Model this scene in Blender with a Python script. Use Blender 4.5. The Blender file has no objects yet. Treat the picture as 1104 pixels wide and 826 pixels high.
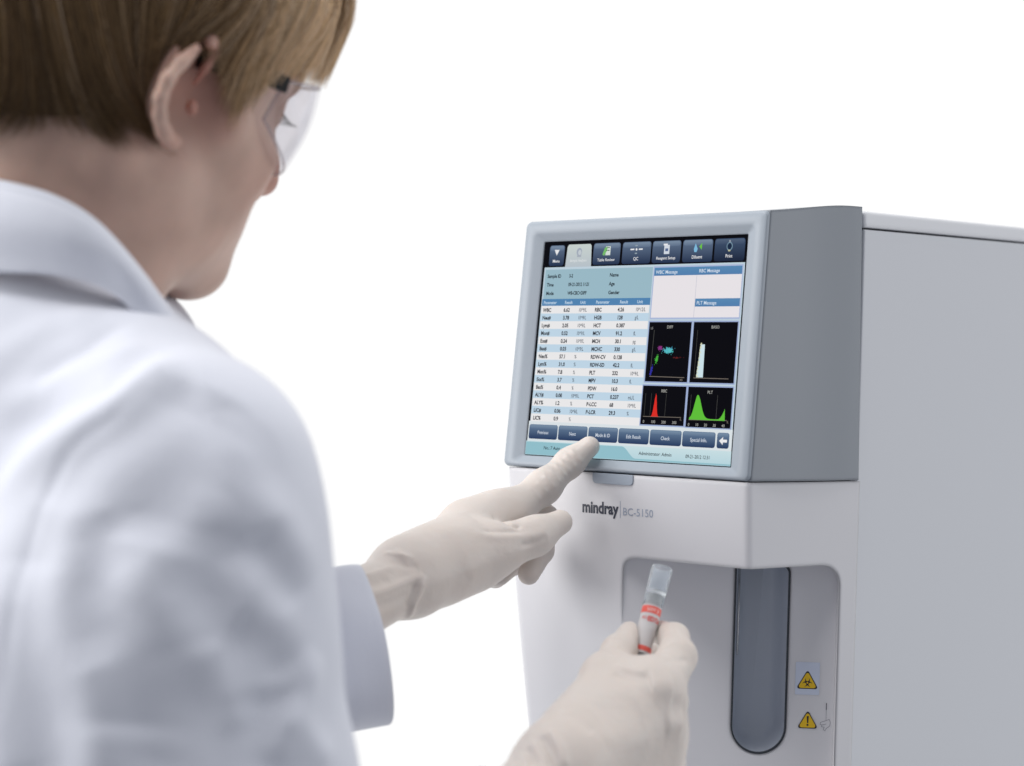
import bpy, bmesh, math, random
import numpy as np
from math import sin, cos, pi, radians
from mathutils import Vector, Matrix

random.seed(4); rng = np.random.default_rng(4)
scene = bpy.context.scene
COL = scene.collection

# ------------------------------------------------------------------ camera
F_PX, ROLL, CAM_Z = 2170.0, 0.03, 1.2          # focal length in photograph pixels (1104 wide)
CAM = np.array([0.0, 0.0, CAM_Z])

def ray(px, py):
    x = (px - 552) / F_PX; y = (py - 413) / F_PX
    return np.array([x*cos(ROLL) + y*sin(ROLL), 1.0, x*sin(ROLL) - y*cos(ROLL)])
def P(px, py, Y):
    """world point seen at photograph pixel (px,py) at depth Y metres: used to survey the place"""
    return CAM + ray(px, py) * Y
def proj(w):
    d = np.asarray(w, float) - CAM
    x = d[0]/d[1]; z = d[2]/d[1]
    return (552 + F_PX*(x*cos(ROLL) + z*sin(ROLL)), 413 + F_PX*(x*sin(ROLL) - z*cos(ROLL)))

# ------------------------------------------------------------------ helpers
def lin(c):
    return tuple((v/12.92 if v <= 0.04045 else ((v+0.055)/1.055)**2.4) for v in c)
def rgb(r, g, b):
    return lin((r/255, g/255, b/255))

def tag(o, label=None, cat=None, group=None, kind=None):
    if label: o['label'] = label
    if cat: o['category'] = cat
    if group: o['group'] = group
    if kind: o['kind'] = kind
    return o

def mat(name, col, rough=0.5, spec=0.5, bump=None, bevel=0, sss=0, sss_r=(1, .4, .3), metal=0, trans=0, ior=1.45,
        var=None, coat=0, alpha=1):
    m = bpy.data.materials.new(name); m.use_nodes = True
    nt = m.node_tree; N = nt.nodes; L = nt.links
    b = N['Principled BSDF']
    b.inputs['Base Color'].default_value = (*col, 1)
    b.inputs['Roughness'].default_value = rough
    b.inputs['Specular IOR Level'].default_value = spec
    b.inputs['Metallic'].default_value = metal
    b.inputs['Transmission Weight'].default_value = trans
    b.inputs['IOR'].default_value = ior
    b.inputs['Coat Weight'].default_value = coat
    b.inputs['Alpha'].default_value = alpha
    if sss:
        b.inputs['Subsurface Weight'].default_value = sss
        b.inputs['Subsurface Radius'].default_value = sss_r
        b.inputs['Subsurface Scale'].default_value = 0.006
    tc = N.new('ShaderNodeTexCoord')
    if var:                                     # soft colour variation: (scale, amount, second colour)
        nz = N.new('ShaderNodeTexNoise'); nz.inputs['Scale'].default_value = var[0]; nz.inputs['Detail'].default_value = 4
        L.new(tc.outputs['Object'], nz.inputs['Vector'])
        mr = N.new('ShaderNodeMapRange'); mr.inputs[1].default_value = .35; mr.inputs[2].default_value = .65
        mr.inputs[4].default_value = var[1]
        L.new(nz.outputs['Fac'], mr.inputs[0])
        mx = N.new('ShaderNodeMix'); mx.data_type = 'RGBA'
        mx.inputs[6].default_value = (*col, 1); mx.inputs[7].default_value = (*var[2], 1)
        L.new(mr.outputs[0], mx.inputs[0]); L.new(mx.outputs[2], b.inputs['Base Color'])
    nrm = None
    if bevel:
        bv = N.new('ShaderNodeBevel'); bv.inputs['Radius'].default_value = bevel; bv.samples = 6
        nrm = bv.outputs[0]
    for (sc, st, dist) in (bump or []):
        nz = N.new('ShaderNodeTexNoise'); nz.inputs['Scale'].default_value = sc; nz.inputs['Detail'].default_value = 3
        L.new(tc.outputs['Object'], nz.inputs['Vector'])
        bp = N.new('ShaderNodeBump'); bp.inputs['Strength'].default_value = st; bp.inputs['Distance'].default_value = dist
        L.new(nz.outputs['Fac'], bp.inputs['Height'])
        if nrm: L.new(nrm, bp.inputs['Normal'])
        nrm = bp.outputs[0]
    if nrm: L.new(nrm, b.inputs['Normal'])
    return m

def mesh_obj(name, verts, faces, mats, parent=None, smooth=True, fmat=None, cols=None, angle=None):
    me = bpy.data.meshes.new(name)
    me.from_pydata([tuple(map(float, v)) for v in verts], [], [tuple(map(int, f)) for f in faces])
    if not isinstance(mats, (list, tuple)): mats = [mats]
    for m in mats: me.materials.append(m)
    if fmat is not None: me.polygons.foreach_set('material_index', fmat)
    me.polygons.foreach_set('use_smooth', [smooth]*len(me.polygons))
    if angle is not None: me.set_sharp_from_angle(angle=angle)
    if cols is not None:
        at = me.color_attributes.new('Col', 'FLOAT_COLOR', 'POINT')
        at.data.foreach_set('color', np.array([(*c, 1) for c in cols], dtype=np.float32).ravel())
    me.update()
    o = bpy.data.objects.new(name, me); COL.objects.link(o)
    if parent: o.parent = parent
    return o

def empty(name, parent=None):
    o = bpy.data.objects.new(name, None); COL.objects.link(o); o.empty_display_size = .05
    if parent: o.parent = parent
    return o

def apply_mods(o):
    dg = bpy.context.evaluated_depsgraph_get(); dg.update()
    me = bpy.data.meshes.new_from_object(o.evaluated_get(dg), depsgraph=dg)
    o.modifiers.clear(); o.data = me
    return o

def loft(loops, closed=True, caps=True):
    """rings of equal length -> verts, faces"""
    n = len(loops[0]); V = [p for l in loops for p in l]; Fc = []
    for i in range(len(loops)-1):
        for j in range(n if closed else n-1):
            a = i*n + j; b = i*n + (j+1) % n
            Fc.append((a, b, b+n, a+n))
    if caps and closed:
        Fc.append(tuple(range(n))[::-1]); Fc.append(tuple((len(loops)-1)*n + j for j in range(n)))
    return V, Fc

def fix_normals(o):
    bm = bmesh.new(); bm.from_mesh(o.data); bmesh.ops.recalc_face_normals(bm, faces=bm.faces); bm.to_mesh(o.data); bm.free()
    return o

def tube(pts, r, n=8, caps=True):
    pts = [np.asarray(p, float) for p in pts]; rr = r if hasattr(r, '__len__') else [r]*len(pts)
    loops = []; up = np.array([.123, .77, .62])
    for i, p in enumerate(pts):
        t = pts[min(i+1, len(pts)-1)] - pts[max(i-1, 0)]; t /= np.linalg.norm(t)
        u = np.cross(t, up); u /= np.linalg.norm(u); v = np.cross(t, u)
        loops.append([p + rr[i]*(cos(a)*u + sin(a)*v) for a in np.linspace(0, 2*pi, n, endpoint=False)])
    return loft(loops, True, caps)

# ------------------------------------------------------------------ signed distance sculpting
class Clay:
    def __init__(s, lo, hi, h):
        s.lo = np.array(lo, float); s.h = h
        s.n = np.ceil((np.array(hi) - s.lo)/h).astype(int) + 1
        s.ax = [s.lo[i] + h*np.arange(s.n[i]) for i in range(3)]
        s.g = np.full(s.n, 0.04, np.float32)
    def block(s, lo, hi):
        a = np.clip(np.floor((np.array(lo)-s.lo)/s.h).astype(int), 0, s.n)
        b = np.clip(np.ceil((np.array(hi)-s.lo)/s.h).astype(int)+1, 0, s.n)
        if np.any(b <= a): return None
        sl = tuple(slice(a[i], b[i]) for i in range(3))
        X = s.ax[0][sl[0]][:, None, None]; Y = s.ax[1][sl[1]][None, :, None]; Z = s.ax[2][sl[2]][None, None, :]
        return sl, X, Y, Z
    def mix(s, sl, d, k, sub=False):
        a = s.g[sl]; d = d.astype(np.float32)
        if sub:
            h = np.maximum(k - np.abs(a + d), 0)/k; s.g[sl] = np.maximum(a, -d) + h*h*k/4
        else:
            h = np.maximum(k - np.abs(a - d), 0)/k; s.g[sl] = np.minimum(a, d) - h*h*k/4
    def cone(s, a, b, ra, rb, k=.006, sub=False, flat=None):
        """tapered capsule; flat=(axis, factor) squashes it along a direction"""
        a = np.asarray(a, float); b = np.asarray(b, float); m = max(ra, rb)*(1.0 if flat is None else 1/min(1, flat[1])) + k + 4*s.h
        r = s.block(np.minimum(a, b)-m, np.maximum(a, b)+m)
        if r is None: return
        sl, X, Y, Z = r; ba = b - a; L2 = max(float(ba@ba), 1e-12)
        px, py, pz = X-a[0], Y-a[1], Z-a[2]
        t = np.clip((px*ba[0]+py*ba[1]+pz*ba[2])/L2, 0, 1)
        qx, qy, qz = px-t*ba[0], py-t*ba[1], pz-t*ba[2]
        if flat is not None:
            ax, f = flat; ax = np.asarray(ax, float); ax = ax/np.linalg.norm(ax)
            c = (qx*ax[0]+qy*ax[1]+qz*ax[2])*(1/f - 1)
            qx = qx+c*ax[0]; qy = qy+c*ax[1]; qz = qz+c*ax[2]
            sc = min(1, f)
        else: sc = 1
        d = (np.sqrt(qx*qx+qy*qy+qz*qz) - (ra + (rb-ra)*t))*sc
        s.mix(sl, d, k, sub)
    def chain(s, pts, rs, k=.006, sub=False, flat=None):
        for i in range(len(pts)-1): s.cone(pts[i], pts[i+1], rs[i], rs[i+1], k, sub, flat)
    def ell(s, c, r, M=None, k=.006, sub=False):
        """ellipsoid; M rows are its axes"""
        c = np.asarray(c, float); r = np.asarray(r, float); M = np.eye(3) if M is None else np.asarray(M)
        e = np.sqrt(((M.T*r)**2).sum(1)) + k + 4*s.h
        q = s.block(c-e, c+e)
        if q is None: return
        sl, X, Y, Z = q; px, py, pz = X-c[0], Y-c[1], Z-c[2]
        k0 = 0; k1 = 0
        for i in range(3):
            l = (px*M[i][0]+py*M[i][1]+pz*M[i][2])/r[i]
            k0 = k0 + l*l; k1 = k1 + (l/r[i])**2
        k0 = np.sqrt(k0); k1 = np.sqrt(k1) + 1e-9
        s.mix(sl, k0*(k0-1)/k1, k, sub)
    def value(s, p):
        i = np.round((np.asarray(p)-s.lo)/s.h).astype(int)
        if np.any(i < 0) or np.any(i >= s.n): return 1.0
        return float(s.g[tuple(i)])
    def blur(s, n=1):
        for _ in range(n):
            for ax in range(3):
                g = s.g; q = g.copy()
                a = [slice(None)]*3; b = [slice(None)]*3; c = [slice(None)]*3
                a[ax] = slice(0, -2); b[ax] = slice(1, -1); c[ax] = slice(2, None)
                q[tuple(b)] = .25*g[tuple(a)] + .5*g[tuple(b)] + .25*g[tuple(c)]; s.g = q
    def mesh(s):
        g = s.g; g = np.pad(g, 1, constant_values=.04); lo = s.lo - s.h
        ng = g < 0
        c8 = [(i, j, k) for i in (0, 1) for j in (0, 1) for k in (0, 1)]
        nx, ny, nz = g.shape
        cnt = sum(ng[i:nx-1+i, j:ny-1+j, k:nz-1+k].astype(np.int8) for i, j, k in c8)
        mixd = (cnt > 0) & (cnt < 8)
        I = np.argwhere(mixd); idx = -np.ones(mixd.shape, np.int64); idx[mixd] = np.arange(len(I))
        V = np.zeros((len(I), 3)); W = np.zeros(len(I))
        val = {c: g[I[:, 0]+c[0], I[:, 1]+c[1], I[:, 2]+c[2]] for c in c8}
        for a in c8:
            for ax in range(3):
                if a[ax] == 0:
                    b = list(a); b[ax] = 1; b = tuple(b)
                    va, vb = val[a], val[b]; m = (va < 0) != (vb < 0)
                    t = np.where(m, va/np.where(m, va-vb, 1), 0)
                    p = np.array(a, float)[None, :].repeat(len(I), 0); p[:, ax] += t
                    V += p*m[:, None]; W += m
        V = (V/W[:, None] + I)*s.h + lo
        faces = []
        for ax in range(3):
            u, v = (ax+1) % 3, (ax+2) % 3
            sa = [slice(1, -1)]*3; sb = [slice(1, -1)]*3
            sa[ax] = slice(0, -1); sb[ax] = slice(1, None)
            A, B = ng[tuple(sa)], ng[tuple(sb)]
            for cond, flip in ((A & ~B, False), (~A & B, True)):
                E = np.argwhere(cond)
                off = np.ones(3, int); off[ax] = 0; E = E + off
                q = []
                for du, dv in ((-1, -1), (0, -1), (0, 0), (-1, 0)):
                    e = E.copy(); e[:, u] += du; e[:, v] += dv
                    q.append(idx[e[:, 0], e[:, 1], e[:, 2]])
                q = np.stack(q, 1)
                if flip: q = q[:, ::-1]
                faces.append(q)
        return V, np.concatenate(faces)
    def obj(s, name, m, parent=None, smooth_iter=2, T=None):
        V, Fq = s.mesh()
        e = np.concatenate([Fq[:, [0, 1]], Fq[:, [1, 2]], Fq[:, [2, 3]], Fq[:, [3, 0]]])
        for _ in range(smooth_iter):
            S = np.zeros_like(V); C = np.zeros(len(V))
            for x in range(3):
                S[:, x] = np.bincount(e[:, 0], V[e[:, 1], x], len(V)) + np.bincount(e[:, 1], V[e[:, 0], x], len(V))
            C = np.bincount(e[:, 0], minlength=len(V)) + np.bincount(e[:, 1], minlength=len(V))
            V = .5*V + .5*S/C[:, None]
        if T is not None: V = T(V)
        me = bpy.data.meshes.new(name)
        me.vertices.add(len(V)); me.vertices.foreach_set('co', V.astype(np.float32).ravel())
        me.loops.add(Fq.size); me.loops.foreach_set('vertex_index', Fq.astype(np.int32).ravel())
        me.polygons.add(len(Fq)); me.polygons.foreach_set('loop_start', np.arange(0, Fq.size, 4, dtype=np.int32))
        me.polygons.foreach_set('use_smooth', np.ones(len(Fq), bool))
        me.materials.append(m); me.update(calc_edges=True); me.validate()
        o = bpy.data.objects.new(name, me); COL.objects.link(o)
        if parent: o.parent = parent
        return o

def smooth_path(pts, n):
    pts = np.asarray(pts); t = np.linspace(0, len(pts)-1, n); out = []
    for u in t:
        i = min(int(u), len(pts)-2); f_ = u-i
        p0 = pts[max(i-1, 0)]; p1 = pts[i]; p2 = pts[i+1]; p3 = pts[min(i+2, len(pts)-1)]
        out.append(.5*((2*p1)+(-p0+p2)*f_+(2*p0-5*p1+4*p2-p3)*f_*f_+(-p0+3*p1-3*p2+p3)*f_**3))
    return np.array(out)
def creases(o, clay, folds, gain=1.0):
    """raise or sink the skin of a sculpted mesh along lines surveyed on its surface; height and half width in mm"""
    def surf(px, py):
        r_ = ray(px, py)
        for Y in np.arange(clay.lo[1], clay.ax[1][-1], .0012):
            if clay.value(CAM + r_*Y) < 0: return CAM + r_*Y
        return None
    nV = len(o.data.vertices); cv = np.empty(nV*3, np.float32); nn = np.empty(nV*3, np.float32)
    o.data.vertices.foreach_get('co', cv); o.data.vertices.foreach_get('normal', nn); cv = cv.reshape(-1, 3).astype(float); nn = nn.reshape(-1, 3)
    if (nn*(cv-cv.mean(0))).sum() < 0: nn = -nn
    disp = np.zeros(nV)
    for pts, amp, sig in folds:
        S_ = [q for q in (surf(x, y) for x, y in pts) if q is not None]
        if len(S_) < 2: continue
        S_ = smooth_path(S_, 6*len(S_)); m_ = len(S_); sg = sig/1000
        near = np.where(np.all((cv > S_.min(0)-3.2*sg) & (cv < S_.max(0)+3.2*sg), axis=1))[0]
        if not len(near): continue
        best = np.full(len(near), 9.); par = np.zeros(len(near)); Q = cv[near]
        for i in range(m_-1):
            ba = S_[i+1]-S_[i]; t = np.clip(((Q-S_[i])@ba)/max(ba@ba, 1e-12), 0, 1); d_ = np.linalg.norm(Q-S_[i]-t[:, None]*ba, axis=1)
            q_ = d_ < best; best[q_] = d_[q_]; par[q_] = (i+t[q_])/(m_-1)
        disp[near] += amp/1000*gain*np.exp(-.5*(best/sg)**2)*np.clip(np.sin(par*pi)*1.7, .1, 1)
    o.data.vertices.foreach_set('co', (cv + nn*disp[:, None]).astype(np.float32).ravel()); o.data.update()

SKIN = (.57, .385, .31)
HAIR_DARK, HAIR_GOLD, HAIR_ASH = (.085, .047, .023), (.62, .375, .16), (.78, .60, .43)
CLOTH = (.69, .71, .785)
FOLD_K = .68
# ------------------------------------------------------------------ analyzer
ANG = radians(41.0)
P0 = P(807, 520, 1.30)
DX = np.array([cos(ANG), -sin(ANG), 0]); DY = np.array([sin(ANG), cos(ANG), 0]); DZ = np.array([0, 0, 1.0])
def M(x, y, z): return P0 + x*DX + y*DY + z*DZ         # x along the front, y into the machine, z up

def hit(px, py, p, n):
    r = ray(px, py); return CAM + r*(((np.asarray(p)-CAM)@n)/(r@n))
def loc(w):
    q = w - P0; return np.array([q@DX, q@DY, q@DZ])

body_white = mat('warm white moulded plastic', (.71, .705, .73), .42, .4, bevel=.004, bump=[(900, .04, .0003)], var=(9, .12, (.68, .675, .70)))
bezel_blue = mat('pale blue grey plastic', (.375, .42, .47), .38, .4, bevel=.0018, bump=[(900, .04, .0003)])
slate = mat('slate grey plastic', (.25, .275, .31), .36, .4, bevel=.003, bump=[(900, .04, .0003)])
panel_grey = mat('powder coated steel', (.70, .715, .75), .5, .3, bevel=.0015, bump=[(1500, .12, .0003)], var=(4, .3, (.70, .72, .76)))
well_grey = mat('dark well plastic', (.58, .62, .69), .36, .5, bump=[(60, .1, .001)])
steel = mat('needle steel', (.55, .55, .56), .25, .5, metal=1)
dark_gap = mat('dark gap', (.02, .02, .022), .6)

analyzer = empty('blood_analyzer')
tag(analyzer, 'white and grey benchtop blood analyzer with a lit touchscreen on its tilted front', 'analyzer')

ZB = -.268
def xl(z): return -.210 + .015*(max(0, -z)/.19)**1.25
def yf(z): return .015*(max(0, -z)/.205)**1.2
def ring(z, xL, yF, xR=0.0, xb=.0145, yb=.113):
    return [M(xL, yF, z), M(xR, yF, z), M(xb, yb, z), M(xL, yb, z)]
zs = list(np.linspace(ZB, -.0004, 15))
V, Fc = loft([ring(z, xl(z), yf(z)) for z in zs])
cover = fix_normals(mesh_obj('front_cover', V, Fc, body_white, analyzer, False))

def bevel_edges(o, test, w, seg=5):
    bm = bmesh.new(); bm.from_mesh(o.data)
    es = [e for e in bm.edges if test(loc(np.array(e.verts[0].co)), loc(np.array(e.verts[1].co)))]
    bmesh.ops.bevel(bm, geom=es, offset=w, segments=seg, profile=.5, affect='EDGES')
    bm.to_mesh(o.data); bm.free()
def vert_edge(xa, xb_, ya, yb_):
    return lambda a, b: all(xa < p[0] < xb_ and ya < p[1] < yb_ for p in (a, b)) and abs(a[2]-b[2]) > 1e-3
bevel_edges(cover, vert_edge(-.22, -.18, -.01, .03), .009)
bevel_edges(cover, vert_edge(-.002, .002, -.01, .03), .004)

# sample recess: a flat niche cut diagonally across the front right corner
nf = -DY
A = loc(hit(676, 603, M(0, yf(-.055), 0), DY)); 
side_n = np.cross(M(.0145, .113, 0)-M(0, 0, 0), DZ)
B = loc(hit(907, 606, M(0, 0, 0), side_n))
Aw, Bw = M(A[0], A[1], 0), M(B[0], B[1], 0)
U = (Bw-Aw); WN = np.linalg.norm(U); U /= WN; NN = np.cross(U, DZ); NN /= np.linalg.norm(NN)   # NN faces the room
if NN[1] > 0: NN = -NN
zt = (A[2]+B[2])/2
def Nw(u, z, d=0): return Aw + U*u + DZ*z + NN*d         # niche plane coordinates
DEEP = -.006
def rrect(u0, u1, z0, z1, r1, r2, n=6):
    pts = [(u0, z0), (u1, z0)]
    for a in np.linspace(0, pi/2, n): pts.append((u1-r2+r2*cos(a), z1-r2+r2*sin(a)))
    for a in np.linspace(pi/2, pi, n): pts.append((u0+r1+r1*cos(a), z1-r1+r1*sin(a)))
    return pts
def prism(name, pts, d0, d1, m, parent=None, smooth=False):
    V, Fc = loft([[Nw(u, z, d0) for u, z in pts], [Nw(u, z, d1) for u, z in pts]])
    return fix_normals(mesh_obj(name, V, Fc, m, parent, smooth))
cut = prism('cut', rrect(-.002, WN-.001, -.245, zt, .008, .014), DEEP, .12, body_white)
def in_u(px, py, d=DEEP):
    w = hit(px, py, Nw(0, 0, d), NN); q = w-Aw; return q@U, q[2]
uL = in_u(790, 700)[0]; uR = in_u(850, 700)[0]; zbot = in_u(820, 813)[1]; rr = (uR-uL)/2
def slot(grow=0, ztop=zt-.002, n=20):
    uc = (uL+uR)/2; r = rr+grow; zc = zbot+rr
    pts = [(uc+r*cos(a), zc+r*sin(a)) for a in np.linspace(-pi, 0, n)]
    for a in np.linspace(0, pi/2, 6): pts.append((uR+grow-.005+.005*cos(a), ztop-.005+.005*sin(a)))
    pts.append((uL-grow, ztop)); return pts
cut2 = prism('cut2', slot(), DEEP-.05, DEEP+.01, body_white)
for c in (cut, cut2):
    md = cover.modifiers.new('b', 'BOOLEAN'); md.operation = 'DIFFERENCE'; md.solver = 'EXACT'; md.object = c
apply_mods(cover)
for c in (cut, cut2): bpy.data.objects.remove(c)
cover.data.polygons.foreach_set('use_smooth', [True]*len(cover.data.polygons))
cover.data.set_sharp_from_angle(angle=radians(25))

# the well behind the slot: a trough whose back wall curves
uc = (uL+uR)/2; zc = zbot+rr
loops = []
NS = 48
for q in np.linspace(0, 1, 16):
    d = DEEP+.0005 - .032*sin(q*pi/2); sh = max(cos(q*pi/2), 0)**.55
    base = slot(-.0003, zt-.0025)
    loops.append([Nw(uc+(u-uc)*(.25+.75*sh), (zc+(z-zc)*(.35+.65*sh)) if z < zc else z, d) for u, z in base])
V, Fc = loft(loops, True, False); Fc.append(tuple(15*len(loops[0])+j for j in range(len(loops[0]))))
well = mesh_obj('sample_well', V, Fc, well_grey, analyzer, True)
rim = []
for off, d in ((0.0, DEEP-.002), (0, DEEP+.0006), (-.0012, DEEP+.0006), (-.0012, DEEP-.002)):
    rim.append([Nw(u, z, d) for u, z in slot(off, zt-.0022+off)])
V, Fc = loft(rim, True, False)
mesh_obj('well_rim', V, Fc, mat('rim plastic', (.035, .04, .05), .4), well, True, angle=.6)
un = in_u(798, 640)[0]; zn = in_u(797, 706, DEEP-.012)[1]
V, Fc = tube([Nw(un, zt-.001, DEEP-.010), Nw(un, zn+.004, DEEP-.010), Nw(un, zn, DEEP-.010)], [.0009, .0009, .0003], 10)
mesh_obj('sampling_probe', V, Fc, steel, analyzer)

# screen bezel: outer block with a sloped window and dark side
XL, XR = -.2105, .0003
def bez(x, z, d=0):          # point on the tilted bezel face; x 0..1, z 0..1, d = depth inward
    top = z; xLz = -.2105+.0062*z; xRz = .0004+.0020*z
    zz = .0004 + (.1748+.0015*x)*z
    return M(xLz+(xRz-xLz)*x, -.0012+.0105*z+d, zz)
sx0, sx1 = .083, .925; sz0, sz1 = .047, .915
V = []; Fq = []; fm = []
outer = [(0, 0), (1, 0), (1, 1), (0, 1)]
def rring(x0, x1, z0, z1, rx, rz, d, n=5):
    o = []
    for (cx, cz, a0) in ((x1-rx, z0+rz, -pi/2), (x1-rx, z1-rz, 0), (x0+rx, z1-rz, pi/2), (x0+rx, z0+rz, pi)):
        for a in np.linspace(a0, a0+pi/2, n): o.append(bez(cx+rx*cos(a), cz+rz*sin(a), d))
    return o
rings = [rring(0, 1, 0, 1, .018, .022, .10), rring(0, 1, 0, 1, .018, .022, .0025), rring(.004, .996, .005, .995, .016, .02, .0006),
         rring(.010, .990, .012, .988, .014, .018, 0),
         rring(sx0-.040, sx1+.034, sz0-.030, sz1+.036, .016, .018, 0),
         rring(sx0-.034, sx1+.028, sz0-.024, sz1+.030, .014, .016, .0006),
         rring(sx0-.003, sx1+.003, sz0-.003, sz1+.004, .006, .006, .0022),
         rring(sx0, sx1, sz0, sz1, .003, .003, .0026), rring(sx0, sx1, sz0, sz1, .003, .003, .0050)]
V, Fc = loft(rings, True, False)
bezel = mesh_obj('screen_bezel', V, Fc, bezel_blue, analyzer, True, angle=radians(40))
# upper side of the front cover, darker, running back to the seam
loops = []
for t in np.linspace(0, 1, 12):
    x0 = .0006+.0020*t; y0 = .0018+.0105*t; xb = .0150-.0035*t
    zf = .0004+.1763*t; zb = .0004+.1866*t
    l = []
    for q in np.linspace(0, 1, 14):
        bulge = .0022*sin(pi*min(1, q*1.1))
        l.append(M(x0+(xb-x0)*q+bulge, y0+(.1085-y0)*q, zf+(zb-zf)*(q+.25*sin(q*pi)*q)))
    for a in np.linspace(0, pi/2, 5)[1:]:
        l.append(M(xb-.004+.004*cos(a)+.0005, .1085+.004*sin(a), zb))
    l += [M(-.04, .1125, zb), M(-.04, y0+.004, zf)]
    loops.append(l)
V, Fc = loft(loops, True, True)
mesh_obj('cover_side', V, Fc, slate, analyzer, True, angle=radians(40))

# tab under the bezel
def fpt(px, py, d=0):
    w = hit(px, py, M(0, yf(-.012), 0), DY); q = loc(w); return q
a = fpt(640, 515); b = fpt(683, 528)
pts = []
x0, x1, z1, z0 = a[0], b[0], -.0003, -.0075
for cx, cz, a0 in ((x1-.003, z0+.003, -pi/2), (x0+.003, z0+.003, pi)):
    for t in np.linspace(a0, a0+pi/2, 5): pts.append((cx+.003*cos(t), cz+.003*sin(t)))
    if a0 == -pi/2: pts += [(x1, z1), (x0, z1)]
V, Fc = loft([[M(x, yf(z)+.002, z) for x, z in pts], [M(x, yf(z)-.0008, z) for x, z in pts]])
fix_normals(mesh_obj('release_tab', V, Fc, mat('tab plastic', (.36, .41, .48), .4, bevel=.0006), analyzer, False))

# housing: side panel, top cover, back, all set a little inside the front cover
D = .41
def box(name, x0, x1, y0, y1, z0, z1, m, parent, bev=0):
    V = [M(x, y, z) for x in (x0, x1) for y in (y0, y1) for z in (z0, z1)]
    Fc = [(0, 1, 3, 2), (4, 6, 7, 5), (0, 4, 5, 1), (2, 3, 7, 6), (0, 2, 6, 4), (1, 5, 7, 3)]
    o = mesh_obj(name, V, Fc, m, parent, False)
    fix_normals(o)
    if bev:
        bm = bmesh.new(); bm.from_mesh(o.data)
        bmesh.ops.bevel(bm, geom=list(bm.edges), offset=bev, segments=3, profile=.5, affect='EDGES'); bm.to_mesh(o.data); bm.free()
    return o
ZT = .1745
def zt_(y): return .1725 + .0130 + (y-.113)*.030       # the top cover rises a little towards the back
def wbox(name, x0, x1, y0, y1, z0, dz, m, bev=0, z0rel=False):
    V = [M(x, y, (zt_(y)+z0 if z0rel else z0) if k == 0 else zt_(y)+dz) for x in (x0, x1) for y in (y0, y1) for k in (0, 1)]
    Fc = [(0, 1, 3, 2), (4, 6, 7, 5), (0, 4, 5, 1), (2, 3, 7, 6), (0, 2, 6, 4), (1, 5, 7, 3)]
    o = fix_normals(mesh_obj(name, V, Fc, m, analyzer, False))
    if bev:
        bm = bmesh.new(); bm.from_mesh(o.data)
        bmesh.ops.bevel(bm, geom=list(bm.edges), offset=bev, segments=3, profile=.5, affect='EDGES'); bm.to_mesh(o.data); bm.free()
    return o
wbox('housing', -.197, .0075, .1135, D-.004, ZB+.002, -.016, panel_grey)
wbox('side_panel', .0078, .0112, .1150, D, ZB+.004, -.0135, panel_grey, .0012)
wbox('side_panel', -.2006, -.1972, .1150, D, ZB+.004, -.0135, panel_grey, .0012)
wbox('top_cover', -.2020, .0118, .1140, D+.003, -.0122, -.0010, mat('top cover plastic', (.80, .81, .84), .42, bevel=.003), .0025, True)
wbox('back_panel', -.1968, .0074, D-.0038, D+.0005, ZB+.006, -.018, panel_grey)
for x in (-.18, -.01):
    for y in (.03, .37):
        V, Fc = loft([[M(x+r*cos(a), y+r*sin(a), z) for a in np.linspace(0, 2*pi, 16, endpoint=False)] for r, z in ((.011, ZB+.001), (.012, ZB-.008))])
        mesh_obj('rubber_foot', V, Fc, dark_gap, analyzer)
# ------------------------------------------------------------------ flat graphics (screen, print, stickers)
def emis_mat(name, strength=1.0):
    m = bpy.data.materials.new(name); m.use_nodes = True; nt = m.node_tree; b = nt.nodes['Principled BSDF']
    at = nt.nodes.new('ShaderNodeAttribute'); at.attribute_name = 'Col'
    b.inputs['Base Color'].default_value = (.001, .001, .0015, 1); b.inputs['Roughness'].default_value = .2; b.inputs['Specular IOR Level'].default_value = 0
    nt.links.new(at.outputs['Color'], b.inputs['Emission Color']); b.inputs['Emission Strength'].default_value = strength
    return m
def print_mat(name, rough=.45):
    m = bpy.data.materials.new(name); m.use_nodes = True; nt = m.node_tree; b = nt.nodes['Principled BSDF']
    at = nt.nodes.new('ShaderNodeAttribute'); at.attribute_name = 'Col'
    b.inputs['Roughness'].default_value = rough
    nt.links.new(at.outputs['Color'], b.inputs['Base Color']); return m
SCR = emis_mat('lit display', .93); INK = print_mat('printed ink')

_tc = {}
def text_geo(s, bold=0.0):
    if (s, bold) in _tc: return _tc[(s, bold)]
    cu = bpy.data.curves.new('t', 'FONT'); cu.body = s; cu.size = 1; cu.resolution_u = 3; cu.offset = bold
    o = bpy.data.objects.new('t', cu); COL.objects.link(o)
    dg = bpy.context.evaluated_depsgraph_get(); dg.update()
    me = o.evaluated_get(dg).to_mesh()
    V = [tuple(v.co)[:2] for v in me.vertices]; Fc = [tuple(p.vertices) for p in me.polygons]
    o.evaluated_get(dg).to_mesh_clear(); bpy.data.objects.remove(o); bpy.data.curves.remove(cu)
    V = np.array(V) if V else np.zeros((0, 2))
    _tc[(s, bold)] = (V, Fc); return V, Fc

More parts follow.
